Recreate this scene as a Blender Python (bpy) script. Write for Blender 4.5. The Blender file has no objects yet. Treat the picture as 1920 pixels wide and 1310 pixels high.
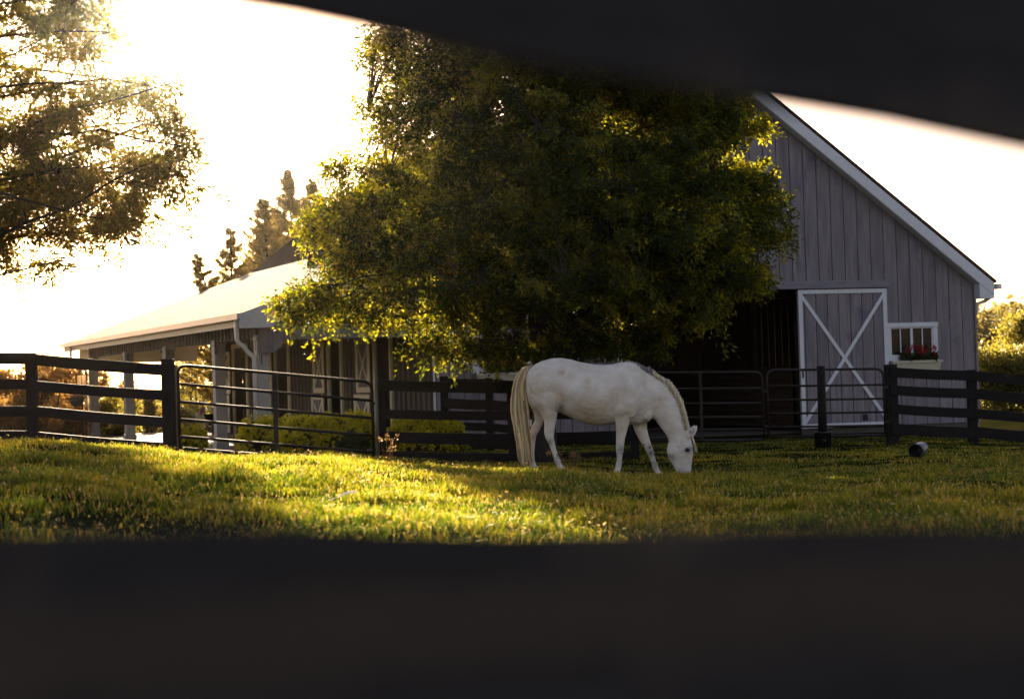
import bpy, math, random
import numpy as np
from mathutils import Vector, Matrix, noise as mnoise
random.seed(7); rng = np.random.default_rng(11)
R = math.radians
SC = bpy.context.scene
COL = SC.collection

# ------------------------------------------------------------------ camera
FP = 3000.0                       # focal length in pixels of the 1920 px wide photo
CAMZ = 1.4
PITCH = math.atan(50/FP); ROLL = 0.03
fwd = Vector((0, math.cos(PITCH), math.sin(PITCH)))
u0 = Vector((0, -math.sin(PITCH), math.cos(PITCH))); r0 = Vector((1, 0, 0))
# world up leans left in the picture, so the camera's own right dips
cr = r0*math.cos(ROLL) - u0*math.sin(ROLL)
cu = u0*math.cos(ROLL) + r0*math.sin(ROLL)
CAM = Vector((0, 0, CAMZ))
def ray(px, py):
    return fwd + cr*((px-960)/FP) + cu*((655-py)/FP)
def P(px, py, d):
    """world point seen at photo pixel (px,py), d metres along world Y"""
    v = ray(px, py); return CAM + v*(d/v.y)
def on_plane(px, py, p0, n):
    v = ray(px, py); return CAM + v*((Vector(p0)-CAM).dot(n)/v.dot(n))
camd = bpy.data.cameras.new('camera'); camo = bpy.data.objects.new('camera', camd); COL.objects.link(camo)
camd.sensor_width = 36; camd.lens = FP/1920*36; camd.clip_end = 5000; camd.clip_start = 0.02
camo.matrix_world = Matrix(((cr.x, cu.x, -fwd.x, CAM.x), (cr.y, cu.y, -fwd.y, CAM.y), (cr.z, cu.z, -fwd.z, CAM.z), (0, 0, 0, 1)))
camd.dof.use_dof = True; camd.dof.focus_distance = 21.0; camd.dof.aperture_fstop = 2.7
SC.camera = camo

# ------------------------------------------------------------------ helpers
class MB:
    def __init__(s): s.v = []; s.f = []; s.r = []; s.cur = 0.5
    def add(s, vs, fs):
        n = len(s.v); s.v += [tuple(v) for v in vs]; s.f += [tuple(i+n for i in f) for f in fs]; s.r += [s.cur]*len(vs); return s
    def hexa(s, c):               # 8 corners: bottom 4 (ccw), top 4
        return s.add(c, [(3,2,1,0),(4,5,6,7),(0,1,5,4),(1,2,6,5),(2,3,7,6),(3,0,4,7)])
    def box(s, c, d, rz=0, tilt=None):
        c = Vector(c); x, y, z = d[0]/2, d[1]/2, d[2]/2
        m = Matrix.Rotation(rz, 3, 'Z')
        if tilt is not None: m = tilt
        return s.hexa([c + m @ Vector(p) for p in ((-x,-y,-z),(x,-y,-z),(x,y,-z),(-x,y,-z),(-x,-y,z),(x,-y,z),(x,y,z),(-x,y,z))])
    def beam(s, a, b, w, h, up=Vector((0,0,1))):   # box from a to b, w sideways, h along up
        a = Vector(a); b = Vector(b); t = (b-a).normalized(); sd = t.cross(up).normalized(); uu = sd.cross(t).normalized()
        q = [(-1,-1),(1,-1),(1,1),(-1,1)]
        return s.add([a+sd*(i*w/2)+uu*(j*h/2) for i, j in q]+[b+sd*(i*w/2)+uu*(j*h/2) for i, j in q],
                     [(3,2,1,0),(4,5,6,7),(0,1,5,4),(1,2,6,5),(2,3,7,6),(3,0,4,7)])
    def prism(s, poly, off):      # planar polygon extruded by off
        n = len(poly); off = Vector(off); poly = [Vector(p) for p in poly]
        return s.add(poly+[p+off for p in poly], [tuple(range(n))[::-1], tuple(range(n, 2*n))]+[(i, (i+1) % n, (i+1) % n+n, i+n) for i in range(n)])
    def tube(s, pts, rad, n=6, caps=True):
        pts = [Vector(p) for p in pts]; k = len(pts)
        if not hasattr(rad, '__len__'): rad = [rad]*k
        vs = []; ref = None
        for i, p in enumerate(pts):
            t = (pts[min(i+1, k-1)]-pts[max(i-1, 0)]).normalized()
            if ref is None: ref = Vector((0,0,1)) if abs(t.z) < .9 else Vector((1,0,0))
            a = t.cross(ref).normalized(); b = a.cross(t).normalized(); ref = b
            for j in range(n):
                th = 2*math.pi*j/n; vs.append(p + (a*math.cos(th)+b*math.sin(th))*rad[i])
        fs = [(i*n+j, i*n+(j+1) % n, (i+1)*n+(j+1) % n, (i+1)*n+j) for i in range(k-1) for j in range(n)]
        if caps: fs += [tuple(range(n))[::-1], tuple(range((k-1)*n, k*n))]
        return s.add(vs, fs)
    def lathe(s, prof, axis=None, o=(0,0,0), n=24):   # prof: (r, h) list along axis
        o = Vector(o); ax = Vector(axis or (0,0,1)).normalized()
        a = ax.orthogonal().normalized(); b = ax.cross(a)
        vs = [o+ax*h+(a*math.cos(2*math.pi*j/n)+b*math.sin(2*math.pi*j/n))*r for r, h in prof for j in range(n)]
        k = len(prof)
        fs = [(i*n+j, i*n+(j+1) % n, (i+1)*n+(j+1) % n, (i+1)*n+j) for i in range(k-1) for j in range(n)]
        return s.add(vs, fs)
    def build(s, name, m, parent=None, smooth=False, bevel=0):
        me = bpy.data.meshes.new(name); me.from_pydata(s.v, [], s.f); me.update()
        at = me.attributes.new('rnd', 'FLOAT', 'POINT'); at.data.foreach_set('value', s.r)
        o = bpy.data.objects.new(name, me); COL.objects.link(o); me.materials.append(m)
        fix_normals(me)
        if smooth: me.polygons.foreach_set('use_smooth', [True]*len(me.polygons))
        if bevel:
            b = o.modifiers.new('bevel', 'BEVEL'); b.width = bevel; b.segments = 1; b.limit_method = 'ANGLE'
        if parent: attach(o, parent)
        return o
import bmesh
def fix_normals(me):
    if len(me.polygons) > 60000: return
    bm = bmesh.new(); bm.from_mesh(me); bmesh.ops.recalc_face_normals(bm, faces=bm.faces); bm.to_mesh(me); bm.free()
def world_m(p):
    m = Matrix.Translation(p.location) @ p.rotation_euler.to_matrix().to_4x4()
    return world_m(p.parent) @ p.matrix_parent_inverse @ m if p.parent else m
def attach(o, p):
    o.parent = p
    o.matrix_parent_inverse = world_m(p).inverted()
def empty(name, loc, label, cat, group=None):
    o = bpy.data.objects.new(name, None); COL.objects.link(o); o.location = loc; o.empty_display_size = .2
    return tag(o, label, cat, group)
def tag(o, label, cat, group=None):
    o['label'] = label; o['category'] = cat
    if group: o['group'] = group
    return o
def copy_tree(o, parent=None):
    c = o.copy(); COL.objects.link(c)
    if parent: c.parent = parent
    for ch in list(o.children): copy_tree(ch, c)
    return c

def mesh_np(name, V, loops, starts, totals, m, parent=None, rnd=None, smooth=False):
    me = bpy.data.meshes.new(name)
    me.vertices.add(len(V)); me.vertices.foreach_set('co', np.asarray(V, np.float32).ravel())
    me.loops.add(len(loops)); me.loops.foreach_set('vertex_index', np.asarray(loops, np.int32))
    me.polygons.add(len(starts)); me.polygons.foreach_set('loop_start', np.asarray(starts, np.int32))
    try: me.polygons.foreach_set('loop_total', np.asarray(totals, np.int32))
    except Exception: pass
    if rnd is not None:
        at = me.attributes.new('rnd', 'FLOAT', 'POINT'); at.data.foreach_set('value', np.asarray(rnd, np.float32))
    me.update(calc_edges=True); me.materials.append(m)
    if smooth: me.polygons.foreach_set('use_smooth', np.ones(len(starts), bool))
    o = bpy.data.objects.new(name, me); COL.objects.link(o)
    if parent: attach(o, parent)
    return o
def nrm(a): return a/np.maximum(np.linalg.norm(a, axis=-1, keepdims=True), 1e-9)
def leaves(name, C, D, L, W, m, parent=None, rnd=None, fold=.25):
    """rhombic leaves: centres at the stalk C, axis D, length L, width W, random facing"""
    n = len(C); D = nrm(D); S = nrm(np.cross(D, rng.normal(size=(n, 3)))); N = np.cross(S, D)
    L = L[:, None]; W = W[:, None]
    mid = C + D*L*.45
    V = np.stack([C, mid+S*W*.5+N*W*fold, C+D*L, mid-S*W*.5+N*W*fold], 1).reshape(-1, 3)
    loops = np.arange(4*n); starts = np.arange(n)*4
    r = rng.random(n) if rnd is None else rnd
    return mesh_np(name, V, loops, starts, np.full(n, 4), m, parent, np.repeat(r, 4))

# ------------------------------------------------------------------ materials
def new_mat(name):
    m = bpy.data.materials.new(name); m.use_nodes = True; nt = m.node_tree
    return m, nt, nt.nodes, nt.links, nt.nodes['Principled BSDF']
def ramp(nd, stops):
    e = nd.color_ramp.elements
    while len(e) < len(stops): e.new(.5)
    for el, (p, c) in zip(e, stops): el.position = p; el.color = (*c, 1)
def mat(name, c1, c2=None, rough=.7, scale=6, stretch=(1,1,1), bump=0, bscale=None, metal=0, rndmix=0, spec=.5, spots=None):
    m, nt, N, Lk, b = new_mat(name)
    b.inputs['Roughness'].default_value = rough; b.inputs['Metallic'].default_value = metal
    b.inputs['Specular IOR Level'].default_value = spec
    c2 = c2 or tuple(x*.8 for x in c1)
    tc = N.new('ShaderNodeTexCoord'); mp = N.new('ShaderNodeMapping'); mp.inputs['Scale'].default_value = stretch
    Lk.new(tc.outputs['Object'], mp.inputs['Vector'])
    nz = N.new('ShaderNodeTexNoise'); nz.inputs['Scale'].default_value = scale; nz.inputs['Detail'].default_value = 6; nz.inputs['Roughness'].default_value = .62
    Lk.new(mp.outputs[0], nz.inputs['Vector'])
    rp = N.new('ShaderNodeValToRGB'); ramp(rp, [(.3, c1), (.72, c2)])
    Lk.new(nz.outputs['Fac'], rp.inputs[0]); out = rp.outputs[0]
    if rndmix:
        at = N.new('ShaderNodeAttribute'); at.attribute_name = 'rnd'
        mr = N.new('ShaderNodeMapRange'); mr.inputs['To Min'].default_value = 1-rndmix; mr.inputs['To Max'].default_value = 1+rndmix
        Lk.new(at.outputs['Fac'], mr.inputs['Value'])
        mx = N.new('ShaderNodeMix'); mx.data_type = 'RGBA'; mx.blend_type = 'MULTIPLY'; mx.inputs[0].default_value = 1
        Lk.new(out, mx.inputs[6]); Lk.new(mr.outputs[0], mx.inputs[7]); out = mx.outputs[2]
    if spots:                      # blotches of another colour
        n2 = N.new('ShaderNodeTexNoise'); n2.inputs['Scale'].default_value = spots[1]; n2.inputs['Detail'].default_value = 5
        Lk.new(tc.outputs['Object'], n2.inputs['Vector'])
        r2 = N.new('ShaderNodeValToRGB'); ramp(r2, [(spots[2], (0,0,0)), (spots[2]+.12, (1,1,1))]); Lk.new(n2.outputs['Fac'], r2.inputs[0])
        mx = N.new('ShaderNodeMix'); mx.data_type = 'RGBA'; Lk.new(r2.outputs[0], mx.inputs[0]); Lk.new(out, mx.inputs[6]); mx.inputs[7].default_value = (*spots[0], 1); out = mx.outputs[2]
    Lk.new(out, b.inputs['Base Color'])
    if bump:
        bp = N.new('ShaderNodeBump'); bp.inputs['Strength'].default_value = bump; bp.inputs['Distance'].default_value = .01
        nb = nz
        if bscale:
            nb = N.new('ShaderNodeTexNoise'); nb.inputs['Scale'].default_value = bscale; nb.inputs['Detail'].default_value = 8; Lk.new(mp.outputs[0], nb.inputs['Vector'])
        Lk.new(nb.outputs['Fac'], bp.inputs['Height']); Lk.new(bp.outputs[0], b.inputs['Normal'])
    return m
def leaf_mat(name, stops, tstops, fac=.5, rough=.5, spec=.4):
    m, nt, N, Lk, b = new_mat(name)
    at = N.new('ShaderNodeAttribute'); at.attribute_name = 'rnd'
    r1 = N.new('ShaderNodeValToRGB'); ramp(r1, stops); r2 = N.new('ShaderNodeValToRGB'); ramp(r2, tstops)
    Lk.new(at.outputs['Fac'], r1.inputs[0]); Lk.new(at.outputs['Fac'], r2.inputs[0])
    Lk.new(r1.outputs[0], b.inputs['Base Color']); b.inputs['Roughness'].default_value = rough; b.inputs['Specular IOR Level'].default_value = spec
    t = N.new('ShaderNodeBsdfTranslucent'); Lk.new(r2.outputs[0], t.inputs['Color'])
    mx = N.new('ShaderNodeMixShader'); mx.inputs[0].default_value = fac
    Lk.new(b.outputs[0], mx.inputs[1]); Lk.new(t.outputs[0], mx.inputs[2]); Lk.new(mx.outputs[0], N['Material Output'].inputs['Surface'])
    return m
M = {}
M['siding'] = mat('weathered purple grey siding', (.252,.213,.22), (.126,.106,.115), .75, 3, (5,5,.3), .5, 30, rndmix=.10, spec=.2, spots=((.13,.115,.14), 1.6, .60))
M['siding_gap'] = mat('dark sheathing', (.02,.017,.02), None, .9)
M['trim'] = mat('white trim paint', (.62,.61,.62), (.54,.53,.54), .5, 8, spec=.4)
M['cream'] = mat('cream trim paint', (.74,.66,.48), (.64,.57,.41), .55, 8)
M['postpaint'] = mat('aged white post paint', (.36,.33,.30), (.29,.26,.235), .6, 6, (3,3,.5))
M['beam'] = mat('grey stained beam', (.21,.185,.205), (.14,.125,.145), .7, 3, (.5,3,6), .3)
M['boxpaint'] = mat('weathered cream box paint', (.50,.45,.33), (.38,.34,.25), .6, 5, (1,1,4))
M['gutter'] = mat('white aluminium gutter', (.62,.60,.57), (.55,.53,.5), .35, 5)
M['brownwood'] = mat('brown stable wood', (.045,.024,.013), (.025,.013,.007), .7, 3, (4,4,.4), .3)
M['batten'] = mat('taupe batten wall', (.125,.098,.078), (.085,.066,.052), .75, 3, (4,4,.4), .25, rndmix=.15)
M['fence'] = mat('black fence paint', (.013,.009,.008), (.006,.0045,.0045), .7, 4, (1,6,6), .5, 25, rndmix=.25, spec=.2, spots=((.03,.019,.014), 2.2, .66))
M['nearfence'] = mat('black weathered fence paint', (.038,.031,.029), (.021,.018,.017), .75, 5, (.6,5,8), .8, 30, spec=.2, spots=((.085,.06,.047), 3, .5))
def flare_band():  # brown band paints a lens flare glow across the board face
    m = M['nearfence'].copy(); m.name = 'black fence paint with brown flare glow along the middle'; nt = m.node_tree; N, Lk = nt.nodes, nt.links; b = N['Principled BSDF']
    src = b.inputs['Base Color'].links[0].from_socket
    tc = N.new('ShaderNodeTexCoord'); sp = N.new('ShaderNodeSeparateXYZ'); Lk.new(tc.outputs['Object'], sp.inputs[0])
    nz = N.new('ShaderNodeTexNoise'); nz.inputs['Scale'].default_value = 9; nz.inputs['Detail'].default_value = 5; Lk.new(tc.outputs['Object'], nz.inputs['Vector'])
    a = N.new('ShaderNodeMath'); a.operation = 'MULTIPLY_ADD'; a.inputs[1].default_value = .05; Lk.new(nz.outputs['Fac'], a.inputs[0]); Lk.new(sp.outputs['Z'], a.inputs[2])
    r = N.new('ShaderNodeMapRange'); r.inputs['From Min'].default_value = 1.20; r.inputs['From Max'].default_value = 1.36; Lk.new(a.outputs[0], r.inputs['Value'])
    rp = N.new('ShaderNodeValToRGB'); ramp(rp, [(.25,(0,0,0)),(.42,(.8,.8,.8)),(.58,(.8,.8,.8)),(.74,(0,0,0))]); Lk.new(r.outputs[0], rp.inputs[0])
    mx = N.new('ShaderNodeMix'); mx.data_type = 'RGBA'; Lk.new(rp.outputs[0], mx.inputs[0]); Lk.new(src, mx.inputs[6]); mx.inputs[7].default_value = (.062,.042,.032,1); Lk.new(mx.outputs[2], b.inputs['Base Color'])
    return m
M['nearflare'] = flare_band()
M['pipe'] = mat('dark gate pipe', (.014,.011,.011), (.028,.018,.013), .58, 9, spec=.25)
M['palepipe'] = mat('pale steel post', (.16,.15,.13), None, .5, metal=.4)
M['concrete'] = mat('concrete', (.085,.072,.058), (.06,.05,.042), .85, 4)
M['glass'] = mat('window glass', (.006,.006,.006), None, .04, spec=.22)
M['black'] = mat('black plastic', (.012,.012,.013), None, .45)
M['bark'] = mat('bark', (.035,.027,.021), (.02,.015,.012), .95, 8, (3,3,.5), .8, 20)
M['earth'] = mat('barn floor earth', (.06,.045,.03), (.035,.027,.02), .95, 3)
M['hoof'] = mat('hoof', (.09,.075,.06), (.05,.045,.04), .6)
M['bucket_glint'] = mat('pale bucket side', (.13,.13,.135), None, .3)
M['crown'] = leaf_mat('oak leaves', [(0,(.010,.020,.006)),(.5,(.018,.031,.008)),(.95,(.036,.048,.011)),(1,(.16,.06,.02))],
                      [(0,(.03,.05,.003)),(.45,(.13,.15,.005)),(.72,(.64,.56,.014)),(.95,(1.0,.80,.03)),(1,(.6,.2,.03))], .47, .6, .15)
M['crownleft'] = leaf_mat('oak leaves backlit', [(0,(.03,.035,.010)),(1,(.08,.065,.018))], [(0,(.13,.12,.010)),(1,(.56,.39,.03))], .40, .5, .25)
M['conifer'] = leaf_mat('conifer needles', [(0,(.04,.04,.014)),(1,(.09,.07,.025))], [(0,(.26,.2,.03)),(1,(.62,.42,.06))], .5)
M['hedge'] = leaf_mat('copper hedge leaves', [(0,(.05,.03,.012)),(1,(.12,.065,.022))], [(0,(.28,.14,.03)),(1,(.60,.33,.08))], .5)
M['greenbush'] = leaf_mat('green bush leaves', [(0,(.04,.05,.015)),(1,(.09,.09,.025))], [(0,(.22,.22,.03)),(1,(.55,.42,.06))], .5)
M['mum'] = leaf_mat('mum flower heads', [(0,(.36,.34,.012)),(1,(.80,.66,.02))], [(0,(.4,.36,.012)),(1,(.8,.66,.02))], .3, .7, .2)
M['mumleaf'] = leaf_mat('mum leaves', [(0,(.018,.03,.008)),(1,(.04,.055,.012))], [(0,(.05,.07,.01)),(1,(.1,.12,.02))], .3)
M['redflower'] = leaf_mat('red geranium petals', [(0,(.30,.008,.02)),(1,(.5,.02,.04))], [(0,(.3,.01,.02)),(1,(.5,.03,.05))], .3, .6, .2)
M['grass'] = leaf_mat('grass blades', [(0,(.010,.022,.004)),(.6,(.021,.034,.006)),(.8,(.042,.04,.012)),(.95,(.085,.06,.03)),(1,(.4,.34,.25))],
                      [(0,(.05,.10,.006)),(.3,(.15,.22,.010)),(.6,(.47,.42,.014)),(.8,(.78,.54,.06)),(.95,(.80,.55,.22)),(1,(.9,.75,.45))], .56, .5, .25)
M['feather'] = leaf_mat('white feather', [(0,(.8,.78,.75)),(1,(.85,.84,.82))], [(0,(.9,.88,.84)),(1,(.9,.88,.84))], .5)
M['weed'] = leaf_mat('dried weed', [(0,(.05,.03,.015)),(1,(.12,.075,.035))], [(0,(.2,.11,.04)),(1,(.45,.27,.10))], .4)
M['farwood'] = leaf_mat('far wood leaves', [(0,(.05,.05,.02)),(1,(.10,.085,.03))], [(0,(.2,.18,.04)),(1,(.4,.3,.08))], .45)

def shingle_mat(name, c1, c2, rough, spec=0):
    m, nt, N, Lk, b = new_mat(name)
    tc = N.new('ShaderNodeTexCoord'); br = N.new('ShaderNodeTexBrick'); br.inputs['Scale'].default_value = 1
    br.inputs['Brick Width'].default_value = .3; br.inputs['Row Height'].default_value = .14; br.inputs['Mortar Size'].default_value = .008
    br.inputs['Color1'].default_value = (*c1, 1); br.inputs['Color2'].default_value = (*c2, 1); br.inputs['Mortar'].default_value = (*[x*.35 for x in c2], 1)
    Lk.new(tc.outputs['UV'], br.inputs['Vector'])
    nz = N.new('ShaderNodeTexNoise'); nz.inputs['Scale'].default_value = 9; nz.inputs['Detail'].default_value = 8
    Lk.new(tc.outputs['UV'], nz.inputs['Vector'])
    mx = N.new('ShaderNodeMix'); mx.data_type = 'RGBA'; mx.blend_type = 'MULTIPLY'; mx.inputs[0].default_value = .55
    Lk.new(br.outputs['Color'], mx.inputs[6]); Lk.new(nz.outputs['Color'], mx.inputs[7]); 
    Lk.new(mx.outputs[2], b.inputs['Base Color']); b.inputs['Roughness'].default_value = rough; b.inputs['Specular IOR Level'].default_value = spec
    bp = N.new('ShaderNodeBump'); bp.inputs['Strength'].default_value = .6; bp.inputs['Distance'].default_value = .01
    Lk.new(br.outputs['Fac'], bp.inputs['Height']); bp.invert = True; Lk.new(bp.outputs[0], b.inputs['Normal'])
    return m
M['shingle'] = shingle_mat('asphalt shingles', (.075,.058,.060), (.052,.041,.043), .95)
M['porchshingle'] = shingle_mat('porch shingles', (.56,.48,.36), (.40,.345,.26), .95, .004)

def ground_mat():
    m, nt, N, Lk, b = new_mat('pasture soil and short turf')
    tc = N.new('ShaderNodeTexCoord'); n1 = N.new('ShaderNodeTexNoise'); n1.inputs['Scale'].default_value = 1.3; n1.inputs['Detail'].default_value = 8
    Lk.new(tc.outputs['Object'], n1.inputs['Vector']); r1 = N.new('ShaderNodeValToRGB')
    ramp(r1, [(.3, (.010,.013,.004)), (.55, (.018,.019,.006)), (.75, (.028,.02,.011))]); Lk.new(n1.outputs['Fac'], r1.inputs[0])
    n2 = N.new('ShaderNodeTexNoise'); n2.inputs['Scale'].default_value = 25; n2.inputs['Detail'].default_value = 8; Lk.new(tc.outputs['Object'], n2.inputs['Vector'])
    bp = N.new('ShaderNodeBump'); bp.inputs['Strength'].default_value = .8; bp.inputs['Distance'].default_value = .05; Lk.new(n2.outputs['Fac'], bp.inputs['Height'])
    Lk.new(r1.outputs[0], b.inputs['Base Color']); Lk.new(bp.outputs[0], b.inputs['Normal']); b.inputs['Roughness'].default_value = 1; b.inputs['Specular IOR Level'].default_value = 0
    return m
M['ground'] = ground_mat()

# ------------------------------------------------------------------ terrain
GD = np.array([0, 5, 8, 10, 14, 21, 26, 30, 34, 60, 85, 200, 2000.])
GX = np.array([-400, 0, 500, 960, 1300, 1900, 2400.])
GZ = np.array([[.60,.60,.58,.56,.55,.55,.55],
               [.62,.60,.58,.56,.54,.53,.53],
               [.70,.65,.58,.53,.48,.46,.45],
               [.86,.78,.63,.51,.45,.43,.42],
               [1.0,.92,.70,.51,.36,.34,.34],
               [.82,.68,.40,.15,.03,.09,.05],
               [.6,.42,.22,.02,-.03,-.03,-.1],
               [.4,.25,.10,-.03,-.05,-.13,-.2],
               [.1,-.05,-.12,-.14,-.14,-.16,-.25],
               [-.4,-.4,-.4,-.2,-.2,-.3,-.5],
               [-.8,-.8,-.85,-.5,-.4,-.4,-.6],
               [-1,-1,-1,-.8,-.8,-.8,-.8],
               [-1.2]*7])
def smooth01(t): return t*t*(3-2*t)
def gz(x, y):
    x = np.asarray(x, float); y = np.asarray(y, float)
    px = np.clip(960+FP*x/np.maximum(y, 1.5), GX[0], GX[-1]); d = np.clip(y, GD[0], GD[-1]-1e-6)
    i = np.clip(np.searchsorted(GD, d, 'right')-1, 0, len(GD)-2); j = np.clip(np.searchsorted(GX, px, 'right')-1, 0, len(GX)-2)
    tu = (d-GD[i])/(GD[i+1]-GD[i]); tv = smooth01((px-GX[j])/(GX[j+1]-GX[j]))
    z = (GZ[i,j]*(1-tv)+GZ[i,j+1]*tv)*(1-tu)+(GZ[i+1,j]*(1-tv)+GZ[i+1,j+1]*tv)*tu
    bump = .025*np.sin(x*1.9+.7*y)*np.sin(y*1.3-.4*x)+.012*np.sin(x*4.1+1.3)*np.sin(y*3.7+x)
    return z + bump*np.clip((33-y)/3, 0, 1)
def g1(x, y): return float(gz(x, y))
xs = np.unique(np.concatenate([np.linspace(-1600,-60,16), np.linspace(-60,-20,21), np.linspace(-20,24,177), np.linspace(24,70,24), np.linspace(70,1600,16)]))
ys = np.unique(np.concatenate([np.linspace(-300,-6,10), np.linspace(-6,40,185), np.linspace(40,100,31), np.linspace(100,2000,24)]))
X, Y = np.meshgrid(xs, ys); Z = gz(X, Y)
nx, ny = len(xs), len(ys); idx = np.arange(nx*ny).reshape(ny, nx)
q = np.stack([idx[:-1,:-1], idx[:-1,1:], idx[1:,1:], idx[1:,:-1]], -1).reshape(-1, 4)
ground = mesh_np('ground', np.stack([X, Y, Z], -1).reshape(-1, 3), q.ravel(), np.arange(len(q))*4, np.full(len(q), 4), M['ground'], smooth=True)
ground['kind'] = 'structure'

# value noise for patchiness
_tab = rng.random((64, 64))
def vnoise(x, y, s):
    x = np.asarray(x)/s; y = np.asarray(y)/s; i = np.floor(x).astype(int); j = np.floor(y).astype(int); a = smooth01(x-i); b = smooth01(y-j)
    T = lambda p, q_: _tab[p % 64, q_ % 64]
    return (T(i,j)*(1-a)+T(i+1,j)*a)*(1-b)+(T(i,j+1)*(1-a)+T(i+1,j+1)*a)*b

# ------------------------------------------------------------------ grass (stuff)
def make_grass(n):
    d = 6.5*np.exp(rng.random(n)*math.log(35/6.5)); px = rng.uniform(-120, 2040, n)
    x = (px-960)/FP*d; y = d
    # clumps
    x += rng.normal(size=n)*.01*d**.5
    z = gz(x, y)
    cl = .6*vnoise(x, y, .45)+.4*vnoise(x+9, y+3, .16)
    big = .5*vnoise(x+5, y, .8)+.5*vnoise(x+1, y+4, .3)
    nearshade = np.clip((d+1.2*(vnoise(x, y, .9)-.5)-7.4)/2.6, .3, 1)       # near strip thinned and its blades darkened in place of clump shadows
    keep = rng.random(n) < (.12+2.0*cl*cl)*nearshade
    x, y, z, d, cl, big = (a[keep] for a in (x, y, z, d, cl, big)); n = len(x)
    near = np.clip((26-d)/12, 0, 1)
    h = (.025+.105*cl*cl*1.3*(.5+.7*big))*(.6+.4*near)*rng.uniform(.6, 1.35, n)
    tall = rng.random(n) < .004; h[tall] *= rng.uniform(1.2, 1.6, tall.sum())
    h *= np.where(d > 27, .7, 1)
    w = .0030*(1+d/9.)*rng.uniform(.6, 1.5, n); w[tall] *= .5
    az = rng.uniform(0, 2*np.pi, n); lean = rng.uniform(.1, .95, n); lean[tall] *= .4
    dirh = np.stack([np.cos(az), np.sin(az), 0*az], 1); side = np.stack([-np.sin(az+rng.normal(size=n)), np.cos(az+rng.normal(size=n)), 0*az], 1); side = nrm(side)
    base = np.stack([x, y, z-.006], 1); up = np.array([0,0,1.])
    mid = base+dirh*(h*lean*.35)[:,None]+up*(h*.6)[:,None]
    tip = base+dirh*(h*lean*1.05)[:,None]+up*(h*(1-.35*lean))[:,None]
    V = np.stack([base-side*(w/2)[:,None], base+side*(w/2)[:,None], mid+side*(w*.45)[:,None], mid-side*(w*.45)[:,None], tip], 1).reshape(-1, 3)
    o5 = (np.arange(n)*5)[:,None]
    loops = np.concatenate([o5+np.array([[0,1,2,3]]), o5+np.array([[3,2,4]])], 1).ravel()
    starts = np.stack([np.arange(n)*7, np.arange(n)*7+4], 1).ravel(); totals = np.tile([4,3], n)
    r = np.clip(.50*rng.random(n)+.42*np.clip(big*1.8-.4, 0, 1)+.08*rng.normal(size=n)-.05, 0, .78)
    dry = rng.random(n) < .07+.20*np.clip(1-cl*1.6, 0, 1); r[dry] = rng.uniform(.8, .96, dry.sum()); r = np.where((rng.random(len(r)) < .8*(1-nearshade[keep])) & ~dry, r*.3, r)
    g = mesh_np('grass', V, loops, starts, totals, M['grass'], None, np.repeat(r, 5))
    g['kind'] = 'stuff'; g['label'] = 'green and straw coloured pasture grass lit from behind'
    # pale seed heads and clover bobbles scattered over the turf
    k = 2200; dd = 7.5*np.exp(rng.random(k)*math.log(24/7.5)); pp = rng.uniform(-50, 1980, k); xx = (pp-960)/FP*dd
    b = np.stack([xx, dd, gz(xx, dd)], 1); hh = rng.uniform(.04, .11, k)
    C = b+np.array([0,0,1.])*hh[:,None]
    Cc = np.repeat(C, 4, 0)+rng.normal(size=(4*k,3))*.004
    s = leaves('seed_heads', Cc, rng.normal(size=(4*k,3)), rng.uniform(.006,.011,4*k), rng.uniform(.005,.010,4*k), M['grass'], None, np.repeat(np.where(rng.random(k) < .15, 1, rng.uniform(.84,.95,k)), 4))
    s['kind'] = 'stuff'; s['label'] = 'pale seed heads and clover bobbles dotted through the grass'
make_grass(520000)

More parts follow.
